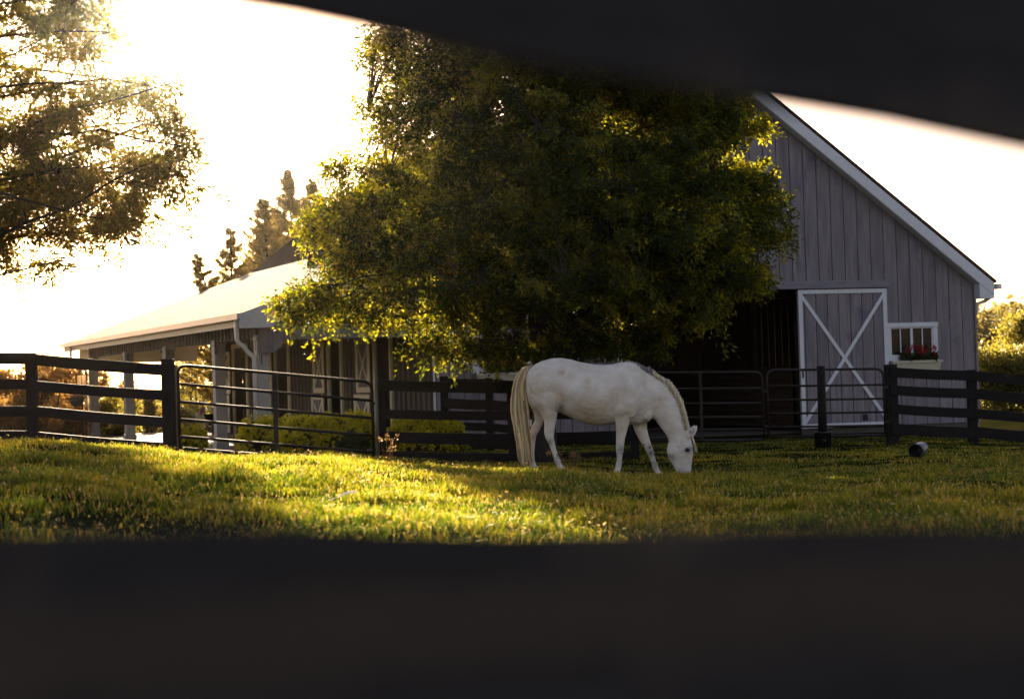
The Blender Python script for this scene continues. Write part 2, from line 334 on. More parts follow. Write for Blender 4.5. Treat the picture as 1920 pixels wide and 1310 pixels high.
# ------------------------------------------------------------------ trees
def bez(a, b, c, t): return a*(1-t)**2+b*2*t*(1-t)+c*t*t
class TreeGen:
    def __init__(s): s.C = []; s.D = []; s.L = []; s.Wd = []; s.wood = MB(); s.trunk = MB()
    def limb(s, a, tip, r, droop=.1, ntw=18, tw=.9, leafn=30, leafL=.1, start=.25, flat=.45, density=.03):
        a = Vector(a); tip = Vector(tip); ln = (tip-a).length
        ctrl = a.lerp(tip, .5)+Vector((random.gauss(0,.06), random.gauss(0,.06), .5*droop+random.gauss(0,.03)))*ln
        pts = [bez(a, ctrl, tip, k/7) for k in range(8)]
        s.wood.tube(pts, [r*(1-.85*k/7)+.004 for k in range(8)], 5)
        for i in range(ntw):
            t = start+(1-start)*(i+random.random())/ntw
            p = bez(a, ctrl, tip, t); tg = (bez(a, ctrl, tip, min(1, t+.05))-bez(a, ctrl, tip, t-.05)).normalized()
            sd = tg.cross(Vector((0,0,1))).normalized()*random.choice((-1,1))
            dr = (tg*random.uniform(.4,1.1)+sd*random.uniform(.35,1.1)+Vector((0,0,random.gauss(.05,flat)))).normalized()
            l = tw*(1.1-.5*t)*random.uniform(.5,1.25)
            e = p+dr*l+Vector((0,0,-.12*l)); mid = p+dr*l*.5+Vector((0,0,.05*l))
            s.wood.tube([p, mid, e], [.011, .008, .003], 3, False)
            k = max(4, int(leafn*l/tw)); u = np.random.default_rng(random.randrange(1<<30))
            tt = u.uniform(.12, 1.05, k)[:,None]; p_, m_, e_ = (np.array(v) for v in (p, mid, e))
            c = p_*(1-tt)**2+m_*2*tt*(1-tt)+e_*tt*tt+u.normal(size=(k,3))*density*(1.5-.6*tt)
            dd = np.array(dr)*.8+u.normal(size=(k,3))*.75+np.array([0,0,-.25])
            s.C.append(c); s.D.append(dd); s.L.append(u.uniform(.7,1.25,k)*leafL); s.Wd.append(u.uniform(.3,.5,k)*leafL)
    def build(s, name, loc, label, cat, leafm, group=None, trunkname='trunk', crownname='crown', rndf=None):
        e = empty(name, loc, label, cat, group)
        if s.trunk.v: s.trunk.build(trunkname, M['bark'], e, True)
        if s.wood.v: s.wood.build('branches', M['bark'], e, True)
        C = np.concatenate(s.C); D = np.concatenate(s.D)
        r = rng.random(len(C))**1.2
        leaves(crownname, C, D, np.concatenate(s.L), np.concatenate(s.Wd), leafm, e, r)
        return e

# crowns built from many leaf clumps hung on forking limbs
def inpoly(px, py, poly):
    c = False; n = len(poly)
    for i in range(n):
        (x1, y1), (x2, y2) = poly[i], poly[i-1]
        if (y1 > py) != (y2 > py) and px < (x2-x1)*(py-y1)/(y2-y1)+x1: c = not c
    return c
def pix(p):
    v = Vector(p)-CAM; k = v.dot(fwd); return 960+FP*v.dot(cr)/k, 655-FP*v.dot(cu)/k
def clump_tree(name, label, base, ztop, rtrunk, centres, nlimb, leafm, nleaf, rad, leafL, wfac=.3, dens=None):
    bx, by, z0 = base; e = empty(name, base, label, 'tree'); H = ztop-z0
    wob = [(.10*math.sin(k*1.3), .10*math.cos(k*1.7)) for k in range(12)]
    def axis(z):
        t = max(0, min(1, (z-z0)/H))*11; i = min(int(t), 10); f = t-i
        return Vector((bx+(wob[i][0]*(1-f)+wob[i+1][0]*f)*min(1, t/3), by+(wob[i][1]*(1-f)+wob[i+1][1]*f)*min(1, t/3), z))
    tr = MB(); tr.tube([axis(z0-.1 if k == 0 else z0+H*k/11) for k in range(12)], [rtrunk*(1-.92*k/11)+.015+(.45*rtrunk if k == 0 else 0) for k in range(12)], 10); tr.build('trunk', M['bark'], e, True)
    C = np.array(centres); wood = MB()
    d2 = np.hypot(C[:,0]-bx, C[:,1]-by); order = np.argsort(-(d2+rng.normal(size=len(C))*.5)); heads = []
    for i in order:                       # limb ends: far clumps, spread out
        if all((C[i]-C[j]) @ (C[i]-C[j]) > .8 for j in heads): heads.append(i)
        if len(heads) >= nlimb: break
    nodes = []
    for i in heads:
        tip = Vector(C[i]); rr = math.hypot(tip.x-bx, tip.y-by); a = axis(min(max(tip.z-rr*random.uniform(.05,.4)+(.7 if tip.z < z0+3 else 0), z0+1.7), ztop-.6))
        ctrl = a.lerp(tip, random.uniform(.4,.6))+Vector((random.gauss(0,.4), random.gauss(0,.4), random.uniform(-.2,.9)))*(.25*rr+.15)
        pts = [bez(a, ctrl, tip, k/9)+Vector((random.gauss(0,.05), random.gauss(0,.05), random.gauss(0,.055)))*(0 < k < 9) for k in range(10)]
        r = .012+.006*rr; wood.tube(pts, [r*(1-.85*k/9)+.003 for k in range(10)], 5); nodes += [tuple(p) for p in pts[2:]]
    Nn = np.array(nodes)
    for c in C:
        k = int(np.argmin(((Nn-c)**2).sum(1)+.6*np.maximum(0, Nn[:,2]-c[2])))
        a = Vector(Nn[k]); b_ = Vector(c); 
        if (b_-a).length > .12: wood.tube([a, a.lerp(b_, .55)+Vector((random.gauss(0,.06), random.gauss(0,.06), .07)), b_], [.012,.008,.004], 3, False)
    wood.build('branches', M['bark'], e, True)
    n = len(C); cnt = (nleaf*rng.uniform(.6,1.35,n)*(np.array([dens(pix(c)[0]) for c in C]) if dens else 1)).astype(int); idx = np.repeat(np.arange(n), cnt); m_ = len(idx)
    R_ = (rad*rng.uniform(.7,1.3,n))[idx]; tilt = rng.normal(size=(n,2))*.35
    # each clump: a few short twigs, leaves fanning from them
    tw = 9; tdir = nrm(rng.normal(size=(n, tw, 3))*np.array([1,1,.42])+np.array([0,0,-.08])); ti = rng.integers(0, tw, m_)
    td = tdir[idx, ti]; u = rng.random(m_)**.6
    pos = C[idx]+td*(R_*u)[:,None]+rng.normal(size=(m_,3))*(.035+.03*R_)[:,None]; pos[:,2] -= .25*R_*u*u
    pos[:,2] += pos[:,0]*0+((pos[:,0]-C[idx,0])*tilt[idx,0]+(pos[:,1]-C[idx,1])*tilt[idx,1])
    D = td*.9+rng.normal(size=(m_,3))*.6+np.array([0,0,-.3])
    L = leafL*rng.uniform(.65,1.25,m_); rnd = np.clip(rng.random(n)[idx]*.55+rng.random(m_)*.42, 0, .93); rnd[rng.random(m_) < .004] = 1
    leaves('crown', pos, D, L, L*rng.uniform(.8,1.2,m_)*wfac, leafm, e, rnd)
    return e
def main_oak():
    by = 25.0; bx = (1012-960)/FP*by; z0 = g1(bx, by)
    poly = [(700,20),(676,85),(690,130),(712,190),(690,240),(640,285),(615,330),(600,372),(568,420),(590,450),(612,476),(575,530),(535,556),(514,578),(552,600),(640,622),(690,655),(745,688),(800,700),(960,692),(1090,690),(1180,684),(1240,668),(1275,632),(1330,612),(1372,596),(1385,565),(1440,548),(1462,524),(1432,492),(1484,462),(1496,398),(1474,335),(1452,290),(1446,230),(1430,150),(1330,10),(1200,-120),(1060,-210),(960,-230),(840,-150),(740,-50)]
    poly = [(1005+(a-1005)*(.965 if a < 1005 else .885), 400+(b_-400)*(.96 if b_ < 400 else .89)) for a, b_ in poly]; cs = []
    def widest(py):
        w = [px for px in range(480,1540,8) if inpoly(px, py, poly)]; return (min(w), max(w)) if w else None
    W = {py: widest(py) for py in range(-240,710,10)}
    while len(cs) < 2150:
        px, py = random.uniform(505,1500), random.uniform(-225,702)
        if not inpoly(px, py, poly): continue
        lo, hi = W[int(py//10)*10] or (900,1100); m_ = (lo+hi)/2; hw = (hi-lo)/2*1.02; q_ = max(0, 1-((px-m_)/hw)**2)
        dep = min(hw/FP*by, 3.8)*math.sqrt(q_)*float(np.interp(px, [500,900,1100], [.75,.95,1])); 
        yy = random.uniform(-1, 1); yy = math.copysign(abs(yy)**.75, yy)*dep
        if py > 560: yy = max(yy, -1.1)
        p = P(px, py, by+yy)
        thr = float(np.interp(px, [500,820,1040], [.47,.40,.28])); thr = max(thr, .47) if py < 200 and px < 960 else thr
        if vnoise(p.x*.75+yy*.3, p.z*3.2+7, 1.0) < thr and random.random() < .93: continue
        # keep the silhouette after the depth shift
        cs.append(tuple(p))
    for px, py in ((524,578),(545,574),(565,588),(585,566),(600,600),(575,545),(605,540),(585,430),(578,415),(600,440),(628,312),(640,300),(690,100),(686,200),(1452,440),(1446,400),(1440,350),(1415,240),(1420,515),(1396,530),(1335,575),(1320,585),(1240,630)):
        for q_ in range(3): cs.append(tuple(P(px+random.gauss(0,7), py+random.gauss(0,6), by+random.gauss(0,.5))))
    clump_tree('oak_tree', 'large dense oak tree standing in front of the barn behind the white horse', (bx, by, z0), 9.6, .17, cs, 62, M['crown'], 215, .29, .076, wfac=.42, dens=lambda px: np.interp(px, [500,740,860,1040], [.5,.62,.95,1.45]))
main_oak()

def left_oak():
    D0 = 27.0; bx = P(-420, 600, D0).x; z0 = g1(bx, D0)
    poly = [(-120,-60),(180,-60),(238,20),(205,70),(186,100),(205,120),(262,135),(345,140),(330,170),(262,168),(300,195),(345,225),(340,255),(352,270),(372,300),(352,330),(384,352),(370,375),(342,400),(352,412),(250,420),(225,445),(205,482),(160,462),(120,480),(95,512),(55,505),(18,528),(-10,500),(-120,520)]
    gaps = [(12,66,24,12),(75,118,62,14),(190,128,50,16),(110,140,36,13),(215,222,60,17),(120,248,28,12),(18,268,26,9),(230,308,52,10),(95,285,40,8),(160,440,30,9),(250,345,30,7),(60,455,32,8),(300,395,40,7)]
    cs = []; tries = 0
    while len(cs) < 700 and tries < 20000:
        tries += 1; px, py = random.uniform(-115,385), random.uniform(-55,528)
        if not inpoly(px, py, poly): continue
        if any(((px-a)/(c*1.15))**2+((py-b_)/(d_*1.35))**2 < 1 for a, b_, c, d_ in gaps): continue
        if vnoise(px+31, py*2.8, 58) < .41 and random.random() < .92: continue
        edge = max(0, (px-120)/260)
        if random.random() < edge*.35: continue
        cs.append(tuple(P(px, py, D0+random.gauss(0,1.0))))
    while len(cs) < 1180:          # the rest of the crown outside the picture, which shades the field
        h = random.uniform(3.0, 14.3); w = float(np.interp(h, [3,5,8,11.5,14.4], [5.2,6.1,5.4,3.3,.7])); a = random.uniform(0,6.28); r_ = w*math.sqrt(random.random())
        p = Vector((bx+math.cos(a)*r_, D0+math.sin(a)*r_, h)); px, py = pix(p)
        if px > -60 and py > -40: continue
        if px > 90: continue
        cs.append(tuple(p))
    clump_tree('oak_tree', 'backlit oak at the left edge with drooping boughs reaching in beside the sun', (bx, D0, z0), 14.6, .36, cs, 44, M['crownleft'], 112, .36, .108, wfac=.34)
left_oak()

def conifer(px, ptop, d, w, label, lean=0, n=70, name='conifer_tree', group='conifers beyond the porch roof', zb=None, ll=.14):
    x = P(px, 600, d).x; z0 = g1(x, d) if zb is None else zb; top = P(px, ptop, d); H = top.z-z0
    T = TreeGen()
    ax = lambda h: Vector((x+lean*(h/H)**2, d, z0+h)) 
    T.trunk.tube([ax(H*k/8)-Vector((0,0,.1 if k == 0 else 0)) for k in range(9)], [.16*(1-.95*k/8)+.01 for k in range(9)], 7)
    n = int(n*1.7)
    for i in range(n):
        t = .12+.87*(i+random.random())/n; az = i*2.4+random.gauss(0,.3); l = w*(1.0-t)*random.uniform(.3,1.25)+.04
        a = ax(H*t); tip = a+Vector((math.cos(az)*l, math.sin(az)*l, l*random.uniform(.35,.8)))
        T.limb(a, tip, .03, -.25, ntw=int(7+13*l), tw=min(.26, .10+.22*l), leafn=24, leafL=ll*.9, start=.12, flat=.35, density=.02)
    return T.build(name, (x, d, z0), label, 'tree', M['conifer'], group)
conifer(436, 428, 62, 2.5, 'thin sparse conifer standing upright beyond the porch roof', 0, 46)
conifer(425, 476, 60, 2.6, 'leaning low conifer, leftmost beyond the porch roof', -1.1, 34)
conifer(600, 335, 72, 4.6, 'broad conifer nearest the oak beyond the barn roof', -.2, 80)
conifer(535, 392, 74, 4.4, 'shorter conifer between the ragged and the tallest one', -.3, 70)
conifer(512, 372, 66, 4.2, 'ragged dark conifer just left of the shingled barn roof edge', -.3, 80)
conifer(562, 318, 70, 4.8, 'tallest dark conifer half hidden behind the oak and barn roof', -.4, 90)

def bush(name, px, py_top, d, hw, label, cat, m, n=9000, depth=None, leafL=.12, group=None, zb=None, trunk=True, lumps=14):
    x = P(px, 700, d).x; z0 = g1(x, d) if zb is None else zb; top = P(px, py_top, d).z; H = top-z0
    e = empty(name, (x, d, z0), label, cat, group)
    depth = depth or hw*.7
    cs = []
    for i in range(lumps):
        a = random.uniform(0, 6.28); rr = random.random()**.5; cs.append((x+math.cos(a)*hw*.75*rr, d+math.sin(a)*depth*.7*rr, z0+H*random.uniform(.08,.86), random.uniform(.22,.42)*min(hw, H)))
    n = int(n*1.7); cs = np.array(cs); k = rng.integers(0, lumps, n); dirn = nrm(rng.normal(size=(n,3))); rad = cs[k,3]*rng.uniform(.35,1.15,n)
    C = cs[k,:3]+dirn*rad[:,None]*np.array([1.1,1,.95]); C[:,2] = np.clip(C[:,2], z0+.03, None)
    leaves('crown' if cat == 'tree' else 'foliage', C, dirn*.7+rng.normal(size=(n,3))*.6, rng.uniform(.6,1.3,n)*leafL, rng.uniform(.35,.65,n)*leafL, m, e, rng.random(n))
    if trunk:
        b = MB()
        for i in range(6):
            c = cs[i % lumps]; b.tube([(x+random.gauss(0,.1), d, z0-.05), ((x+c[0])/2, (d+c[1])/2, z0+.4*(c[2]-z0)), tuple(c[:3])], [.06,.04,.012], 5)
        b.build('trunk' if cat == 'tree' else 'stems', M['bark'], e, True)
    return e
gH = 'coppery hedge shrubs behind the far end of the porch'
bush('hedge_shrub', -40, 655, 50, 1.3, 'coppery shrub at the picture edge behind the black fence', 'shrub', M['hedge'], 5000, group=gH)
bush('hedge_shrub', 35, 642, 49, 1.35, 'coppery shrub between picture edge and fence post behind the rails', 'shrub', M['hedge'], 5500, group=gH)
bush('hedge_shrub', 95, 634, 51, 1.5, 'tallest coppery shrub left of the white porch downspout', 'shrub', M['hedge'], 6500, group=gH)
bush('hedge_shrub', 150, 668, 56, 1.2, 'coppery shrub directly behind the outermost porch post', 'shrub', M['hedge'], 5000, group=gH)
bush('hedge_shrub', 208, 672, 60, 1.1, 'coppery shrub seen between the two farthest porch posts', 'shrub', M['hedge'], 4500, group=gH)
bush('evergreen_shrub', 212, 738, 52, .8, 'dark green rounded shrub between the two farthest porch posts', 'shrub', M['greenbush'], 3000)
conifer(275, 742, 56, .75, 'small young conifer seen through the open porch', 0, 24, group=None, ll=.1)
bush('garden_tree', 362, 590, 84, 1.9, 'dark green garden tree seen through the porch beside the gate end', 'tree', M['greenbush'], 9000, lumps=16)
bush('garden_tree', 345, 765, 80, 1.0, 'yellow green low garden tree behind the person', 'tree', M['greenbush'], 3000)
bush('field_tree', 1890, 655, 52, 1.9, 'yellow green leafy tree just right of the barn corner', 'tree', M['greenbush'], 12000, leafL=.14, lumps=20)
bush('field_tree', 1945, 575, 58, 1.7, 'tall olive tree at the right picture edge against the sky', 'tree', M['greenbush'], 9000, leafL=.15, lumps=18)
bush('field_shrub', 1850, 745, 55, 1.0, 'low shrub behind the fence by the barn corner', 'shrub', M['greenbush'], 4000)
# far wooded rise on the right
n = 26000; fx = rng.uniform(60, 150, n); fy = rng.uniform(225, 265, n); lump = vnoise(fx, fy, 5.5)
fz = -1+rng.random(n)**.6*(6.5+5*lump+.02*(fx-60))
fw = leaves('far_wood', np.stack([fx, fy, fz], 1), rng.normal(size=(n,3)), rng.uniform(.7,1.5,n), rng.uniform(.5,1,n), M['farwood'], None, rng.random(n))
fw['kind'] = 'stuff'; fw['label'] = 'hazy wooded rise far beyond the barn corner'

# ------------------------------------------------------------------ barn
BC = Vector((11.0, 38.0, -.13)); BU = Vector((-.978, -.208, 0)).normalized(); BV = Vector((-.434, .901, 0)).normalized()
UP = Vector((0,0,1)); FN = Vector((BU.y, -BU.x, 0)); FN = FN if FN.y < 0 else -FN     # outward normal of the gable front
def B(s, t, z, o=0): return BC+BU*s+BV*t+UP*z+FN*o
def fac(px, py, o=0):
    p = on_plane(px, py, BC+FN*o, FN); q_ = p-BC-FN*o; return q_.dot(BU), q_.z
barn = empty('barn', BC, 'purple grey board sided barn with white trim, open doorway and side porch', 'barn')
S_J = 11.0; S_W = 13.05; S_E = 16.95; LEN = 20.5
Z_R = fac(1855, 512)[1]; Z_J = 5.25; Z_E = 3.10; S_P = 6.5; Z_P = Z_R+.8*S_P
print('barn', Z_R, Z_P, fac(1492,541), fac(1658,805), fac(1160,545), fac(804,690), fac(499,700), fac(460,562), fac(995,600))
def zroof(s):
    if s < S_P: return Z_R+(Z_P-Z_R)*s/S_P
    if s < S_J: return Z_P+(Z_J-Z_P)*(s-S_P)/(S_J-S_P)
    return Z_J+(Z_E-Z_J)*(s-S_J)/(S_E-S_J)
def planks(name, m, parent, s0, s1, width, zb, zt, holes, pos, thick=.025, gap=.017, back=True, jag=False):
    """vertical boards from s0 to s1; pos(s,z,o) gives the world point; holes: (s0,s1,z0,z1)"""
    b = MB(); g = MB(); s = s0
    while s < s1-.02:
        e = min(s+width, s1); cuts = [s, e]
        for h in holes:
            for c in h[:2]:
                if s+.001 < c < e-.001: cuts.append(c)
        cuts.sort(); b.cur = random.random()
        for a, c in zip(cuts, cuts[1:]):
            a2 = a+(gap/2 if a == s else 0); c2 = c-(gap/2 if c == e else 0)
            mid = (a+c)/2; spans = [(zb, None)]
            for h in sorted(holes, key=lambda h_: h_[2]):
                if h[0] < mid < h[1]:
                    lo, hi = spans.pop(); spans += [(lo, h[2]), (h[3], hi)]
            for lo, hi in spans:
                ha = hi if hi is not None else zt(a2); hc = hi if hi is not None else zt(c2)
                if min(ha, hc)-lo < .01: continue
                of = random.uniform(0, .006)
                b.hexa([pos(a2,lo,0), pos(c2,lo,0), pos(c2,lo,thick+of), pos(a2,lo,thick+of), pos(a2,ha,0), pos(c2,hc,0), pos(c2,hc,thick+of), pos(a2,ha,thick+of)])
        s = e
    o = b.build(name, m, parent)
    return o
def sheet(name, m, parent, s0, s1, zb, zt, holes, pos, off=-.03, th=.02, step=.4):
    cuts = {s0, s1}
    for h in holes: cuts |= {h[0], h[1]}
    for c in (S_P, S_J):
        if s0 < c < s1: cuts.add(c)
    cuts = sorted(cuts); b = MB()
    for a, c in zip(cuts, cuts[1:]):
        mid = (a+c)/2; spans = [(zb, None)]
        for h in sorted(holes, key=lambda h_: h_[2]):
            if h[0] < mid < h[1]:
                lo, hi = spans.pop(); spans += [(lo, h[2]), (h[3], hi)]
        for lo, hi in spans:
            ha = hi if hi is not None else zt(a); hc = hi if hi is not None else zt(c)
            if min(ha, hc)-lo < .01: continue
            b.hexa([pos(a,lo,off-th), pos(c,lo,off-th), pos(c,lo,off), pos(a,lo,off), pos(a,ha,off-th), pos(c,hc,off-th), pos(c,hc,off), pos(a,ha,off)])
    return b.build(name, m, parent)
dr0, dtop = fac(1658, 541); dr1, _ = fac(1493, 541); dl0, _ = fac(1160, 545); dl1 = dl0+(dr1-dr0); dbot = .12
wr = (*sorted((fac(1752,640)[0], fac(1664,640)[0])), *sorted((fac(1700,672)[1], fac(1700,613)[1])))
ww = wr[1]-wr[0]; wl0 = fac(988, 650)[0]; wl = (wl0, wl0+ww, wr[2], wr[3])
holes = [(dr1-.02, dl0+.02, -.1, dtop+.02), wr, wl]
fpos = lambda s, z, o: B(s, 0, z, o)
zt_front = lambda s: zroof(s)-.10
sheet('wall_backing', M['siding_gap'], barn, 0.03, S_W-.03, .15, zt_front, holes, fpos)
planks('front_siding', M['siding'], barn, 0, S_W, .325, .12, zt_front, holes, fpos)
b = MB(); b.hexa([B(0,.02,-.2,.0),B(dr1-.03,.02,-.2,0),B(dr1-.03,.02,-.2,.012),B(0,.02,-.2,.012),B(0,.02,.115,0),B(dr1-.03,.02,.115,0),B(dr1-.03,.02,.115,.012),B(0,.02,.115,.012)])
b.build('foundation', M['concrete'], barn); b = MB(); b.hexa([B(dl0+.03,.02,-.2,.0),B(S_W,.02,-.2,0),B(S_W,.02,-.2,.012),B(dl0+.03,.02,-.2,.012),B(dl0+.03,.02,.115,0),B(S_W,.02,.115,0),B(S_W,.02,.115,.012),B(dl0+.03,.02,.115,.012)])
b.build('foundation', M['concrete'], barn)
# corner boards
b = MB()
b.beam(B(.0,.0,.1,.035), B(.0,0,Z_R-.12,.035), .09, .05, BU); b.build('corner_board', M['siding'], barn)
b = MB(); b.beam(B(S_W-.02,0,.1,.04), B(S_W-.02,0,3.05,.04), .07, .04, BU); b.build('corner_board', M['trim'], barn)
# right side wall, back wall
LENB = 17.4
rpos = lambda s, z, o: BC+BV*s+UP*z-BU*o
planks('side_siding', M['siding'], barn, .03, LENB, .325, .0, lambda s: Z_R-.1, [], rpos)
bpos = lambda s, z, o: BC+BV*LENB+BU*s+UP*z-FN*o
planks('back_siding', M['siding'], barn, 0, S_W, .325, 0, zt_front, [], bpos)
# roof slabs with uv for shingles
def slab(name, m, parent, a, b_, c, d_, th):
    """a,b_ lower edge; d_,c upper edge"""
    a, b_, c, d_ = map(Vector, (a, b_, c, d_)); n_ = (b_-a).cross(d_-a).normalized(); n_ = n_ if n_.z > 0 else -n_
    mb = MB(); mb.hexa([a, b_, c, d_, a+n_*th, b_+n_*th, c+n_*th, d_+n_*th]); o = mb.build(name, m, parent)
    me = o.data; uv = me.uv_layers.new(name='UVMap'); e1 = (b_-a).normalized(); e2 = (d_-a)-e1*(d_-a).dot(e1); e2.normalize()
    for lp in me.loops:
        p = me.vertices[lp.vertex_index].co-a; uv.data[lp.index].uv = (p.dot(e1), p.dot(e2))
    return o
OV = .35; EO = .32
zr = lambda s: Z_R+.8*s
slab('roof_slope', M['shingle'], barn, B(-EO,-OV,zr(-EO)), B(-EO,LEN+OV,zr(-EO)), B(S_P,LEN+OV,Z_P), B(S_P,-OV,Z_P), .07)
slab('roof_slope', M['shingle'], barn, B(S_J-.02,LEN+OV,Z_J), B(S_J-.02,-OV,Z_J), B(S_P,-OV,Z_P+.004), B(S_P,LEN+OV,Z_P+.004), .07)
pe = (Z_J-Z_E)/(S_E-S_J); SE2 = S_E+.28; ZE2 = Z_E-pe*.28
slab('porch_roof', M['porchshingle'], barn, B(SE2,LEN+OV,ZE2), B(SE2,-OV,ZE2), B(S_J+.03,-OV,Z_J-.01), B(S_J+.03,LEN+OV,Z_J-.01), .06)
b = MB(); b.hexa([B(S_E,-.0,2.85),B(S_E,LEN,2.85),B(S_W+.05,LEN,2.85),B(S_W+.05,0,2.85),B(S_E,0,2.88),B(S_E,LEN,2.88),B(S_W+.05,LEN,2.88),B(S_W+.05,0,2.88)])
b.build('porch_ceiling', M['batten'], barn)
# rake boards (white), proud of the gable
def rake(name, sa, za, sb, zb_, o=OV-.02, h=.30, m=None, par=None, dz=0):
    mb = MB(); A_ = B(sa,0,za+dz,o); C_ = B(sb,0,zb_+dz,o)
    mb.hexa([A_-UP*h, C_-UP*h, C_-UP*h+FN*.03, A_-UP*h+FN*.03, A_, C_, C_+FN*.03, A_+FN*.03]); return mb.build(name, m or M['trim'], par or barn)
rake('rake_board', -EO-.03, zr(-EO-.03), S_P, Z_P, dz=.03)
rake('rake_board', S_P, Z_P, S_J, Z_J, dz=.03)
rake('frieze_board', -.02, zr(-.02)-.12, S_P, Z_P-.12, .045, .10, M['cream'])
b = MB(); b.hexa([B(-EO,0,zr(-EO)-.28,.04),B(S_P,0,Z_P-.28,.04),B(S_P,0,Z_P-.28,OV-.03),B(-EO,0,zr(-EO)-.28,OV-.03),B(-EO,0,zr(-EO)-.26,.04),B(S_P,0,Z_P-.26,.04),B(S_P,0,Z_P-.26,OV-.03),B(-EO,0,zr(-EO)-.26,OV-.03)])
b.build('soffit', M['trim'], barn)
# boxed eave return on the right
b = MB(); z_ = zr(-EO); b.prism([B(-EO-.03,0,z_-.02,OV+.0),B(-EO-.03,0,z_-.36,OV),B(.02,0,z_-.36,OV),B(.02,0,z_+.18,OV)], -FN*(OV-.05)); b.build('eave_return', M['trim'], barn)
# right gutter with its short downspout elbow
b = MB(); gp = B(-EO-.12, 0, z_-.06)
b.beam(B(-EO-.1,-OV,z_-.08), B(-EO-.1,LEN,z_-.08), .13, .12); g = b.build('gutter', M['gutter'], barn)
b = MB(); b.tube([B(-EO-.08,-.1,z_-.14),B(-EO-.08,-.1,z_-.3),B(-.2,-.1,z_-.42),B(-.06,-.05,z_-.46),B(-.05,0.1,z_-.9),B(-.05,.1,0)], .045, 8); b.build('downspout', M['gutter'], g, True)

# header beam and sliding doors
hb0 = fac(1662, 530)[0]; hb1 = dl1+.1
b = MB(); b.hexa([B(hb0,0,dtop+.02,.03),B(hb1,0,dtop+.02,.03),B(hb1,0,dtop+.02,.16),B(hb0,0,dtop+.02,.16),B(hb0,0,dtop+.2,.03),B(hb1,0,dtop+.2,.03),B(hb1,0,dtop+.2,.16),B(hb0,0,dtop+.2,.16)])
b.build('door_header', M['beam'], barn, bevel=.008)
def barn_door(s0, s1, vent):
    e = bpy.data.objects.new('barn_door', None); COL.objects.link(e); e.location = B((s0+s1)/2, 0, dbot, .08); attach(e, barn); e.empty_display_size = .2
    e.matrix_parent_inverse = Matrix(); e.location = B((s0+s1)/2, 0, dbot, .08)-BC
    p = lambda s, z, o: B(s, 0, z, .055+o)
    planks('door_boards', M['siding'], e, s0+.05, s1-.05, .285, dbot+.02, lambda s: dtop-.02, [], p)
    w = .095; f = MB()
    H = lambda sa, sb, za, zb_: f.hexa([p(sa,za,.032),p(sb,za,.032),p(sb,za,.058),p(sa,za,.058),p(sa,zb_,.032),p(sb,zb_,.032),p(sb,zb_,.058),p(sa,zb_,.058)])
    H(s0, s0+w, dbot, dtop); H(s1-w, s1, dbot, dtop); H(s0+w, s1-w, dtop-w, dtop); H(s0+w, s1-w, dbot, dbot+w)
    f.hexa([p(s1-.03,dbot,-.04),p(s1,dbot,-.04),p(s1,dbot,.031),p(s1-.03,dbot,.031),p(s1-.03,dtop,-.04),p(s1,dtop,-.04),p(s1,dtop,.031),p(s1-.03,dtop,.031)])
    f.build('door_frame', M['trim'], e)
    x = MB(); hw = .055
    for q_, (sa, sb) in enumerate(((s0+w, s1-w), (s1-w, s0+w))):
        dz = hw*1.25; o0 = .033+.012*q_
        A0, A1, C0, C1 = p(sa,dbot+w,o0), p(sa,dbot+w+2*dz,o0), p(sb,dtop-w-2*dz,o0), p(sb,dtop-w,o0)
        x.hexa([A0, C0, C0+FN*.02, A0+FN*.02, A1, C1, C1+FN*.02, A1+FN*.02])
    x.build('cross_brace', M['trim'], e)
    if vent:
        vs, vz = fac(1622, 782, .1); v = MB()
        v.box(p(vs, vz, .04), (.2,.03,.22), math.atan2(BU.y, BU.x)); v.build('hatch_frame', M['beam'], e)
        v = MB(); v.box(p(vs, vz, .058), (.13,.012,.15), math.atan2(BU.y, BU.x)); v.build('hatch', M['siding_gap'], e)
    l = MB(); l.box(p(s1-.047, dbot+1.25, .07), (.03,.03,.16), math.atan2(BU.y, BU.x)); l.build('door_latch', M['pipe'], e)
    return e
barn_door(dr0, dr1, True); barn_door(dl0, dl1, False)

def window(w):
    s0, s1, z0, z1 = w; e = bpy.data.objects.new('window', None); COL.objects.link(e); e.empty_display_size = .2
    e.parent = barn; e.location = B((s0+s1)/2, 0, z0)-BC
    p = fpos; f = MB()
    H = lambda mb, sa, sb, za, zb_, o0, o1: mb.hexa([p(sa,za,o0),p(sb,za,o0),p(sb,za,o1),p(sa,za,o1),p(sa,zb_,o0),p(sb,zb_,o0),p(sb,zb_,o1),p(sa,zb_,o1)])
    H(f, s0-.06, s0+.05, z0-.05, z1, -.02, .06); H(f, s1-.05, s1+.06, z0-.05, z1, -.02, .06); H(f, s0-.07, s1+.07, z1, z1+.1, -.02, .075); H(f, s0+.05, s1-.05, z0-.05, z0+.06, -.02, .06)
    f.build('window_frame', M['trim'], e)
    mid = (s0+s1)/2; t = MB()
    H(t, mid-.03, mid+.03, z0+.06, z1, -.02, .045); H(t, s0+.05, s0+.085, z0+.06, z1, -.02, .04); H(t, s1-.085, s1-.05, z0+.06, z1, -.02, .04)
    H(t, s0+.085, mid-.03, z1-.035, z1-.002, -.02, .04); H(t, mid+.03, s1-.085, z1-.035, z1-.002, -.02, .04); H(t, s0+.085, mid-.03, z0+.062, z0+.095, -.02, .04); H(t, mid+.03, s1-.085, z0+.062, z0+.095, -.02, .04)
    for c in ((s0+mid)/2+.02, (s1+mid)/2-.02): H(t, c-.012, c+.012, z0+.1, z1-.04, -.015, .03)
    t.build('sash', M['trim'], e)
    g_ = MB(); H(g_, s0+.06, s1-.06, z0+.07, z1-.01, -.012, -.004); g_.build('pane', M['glass'], e)
window(wr); window(wl)
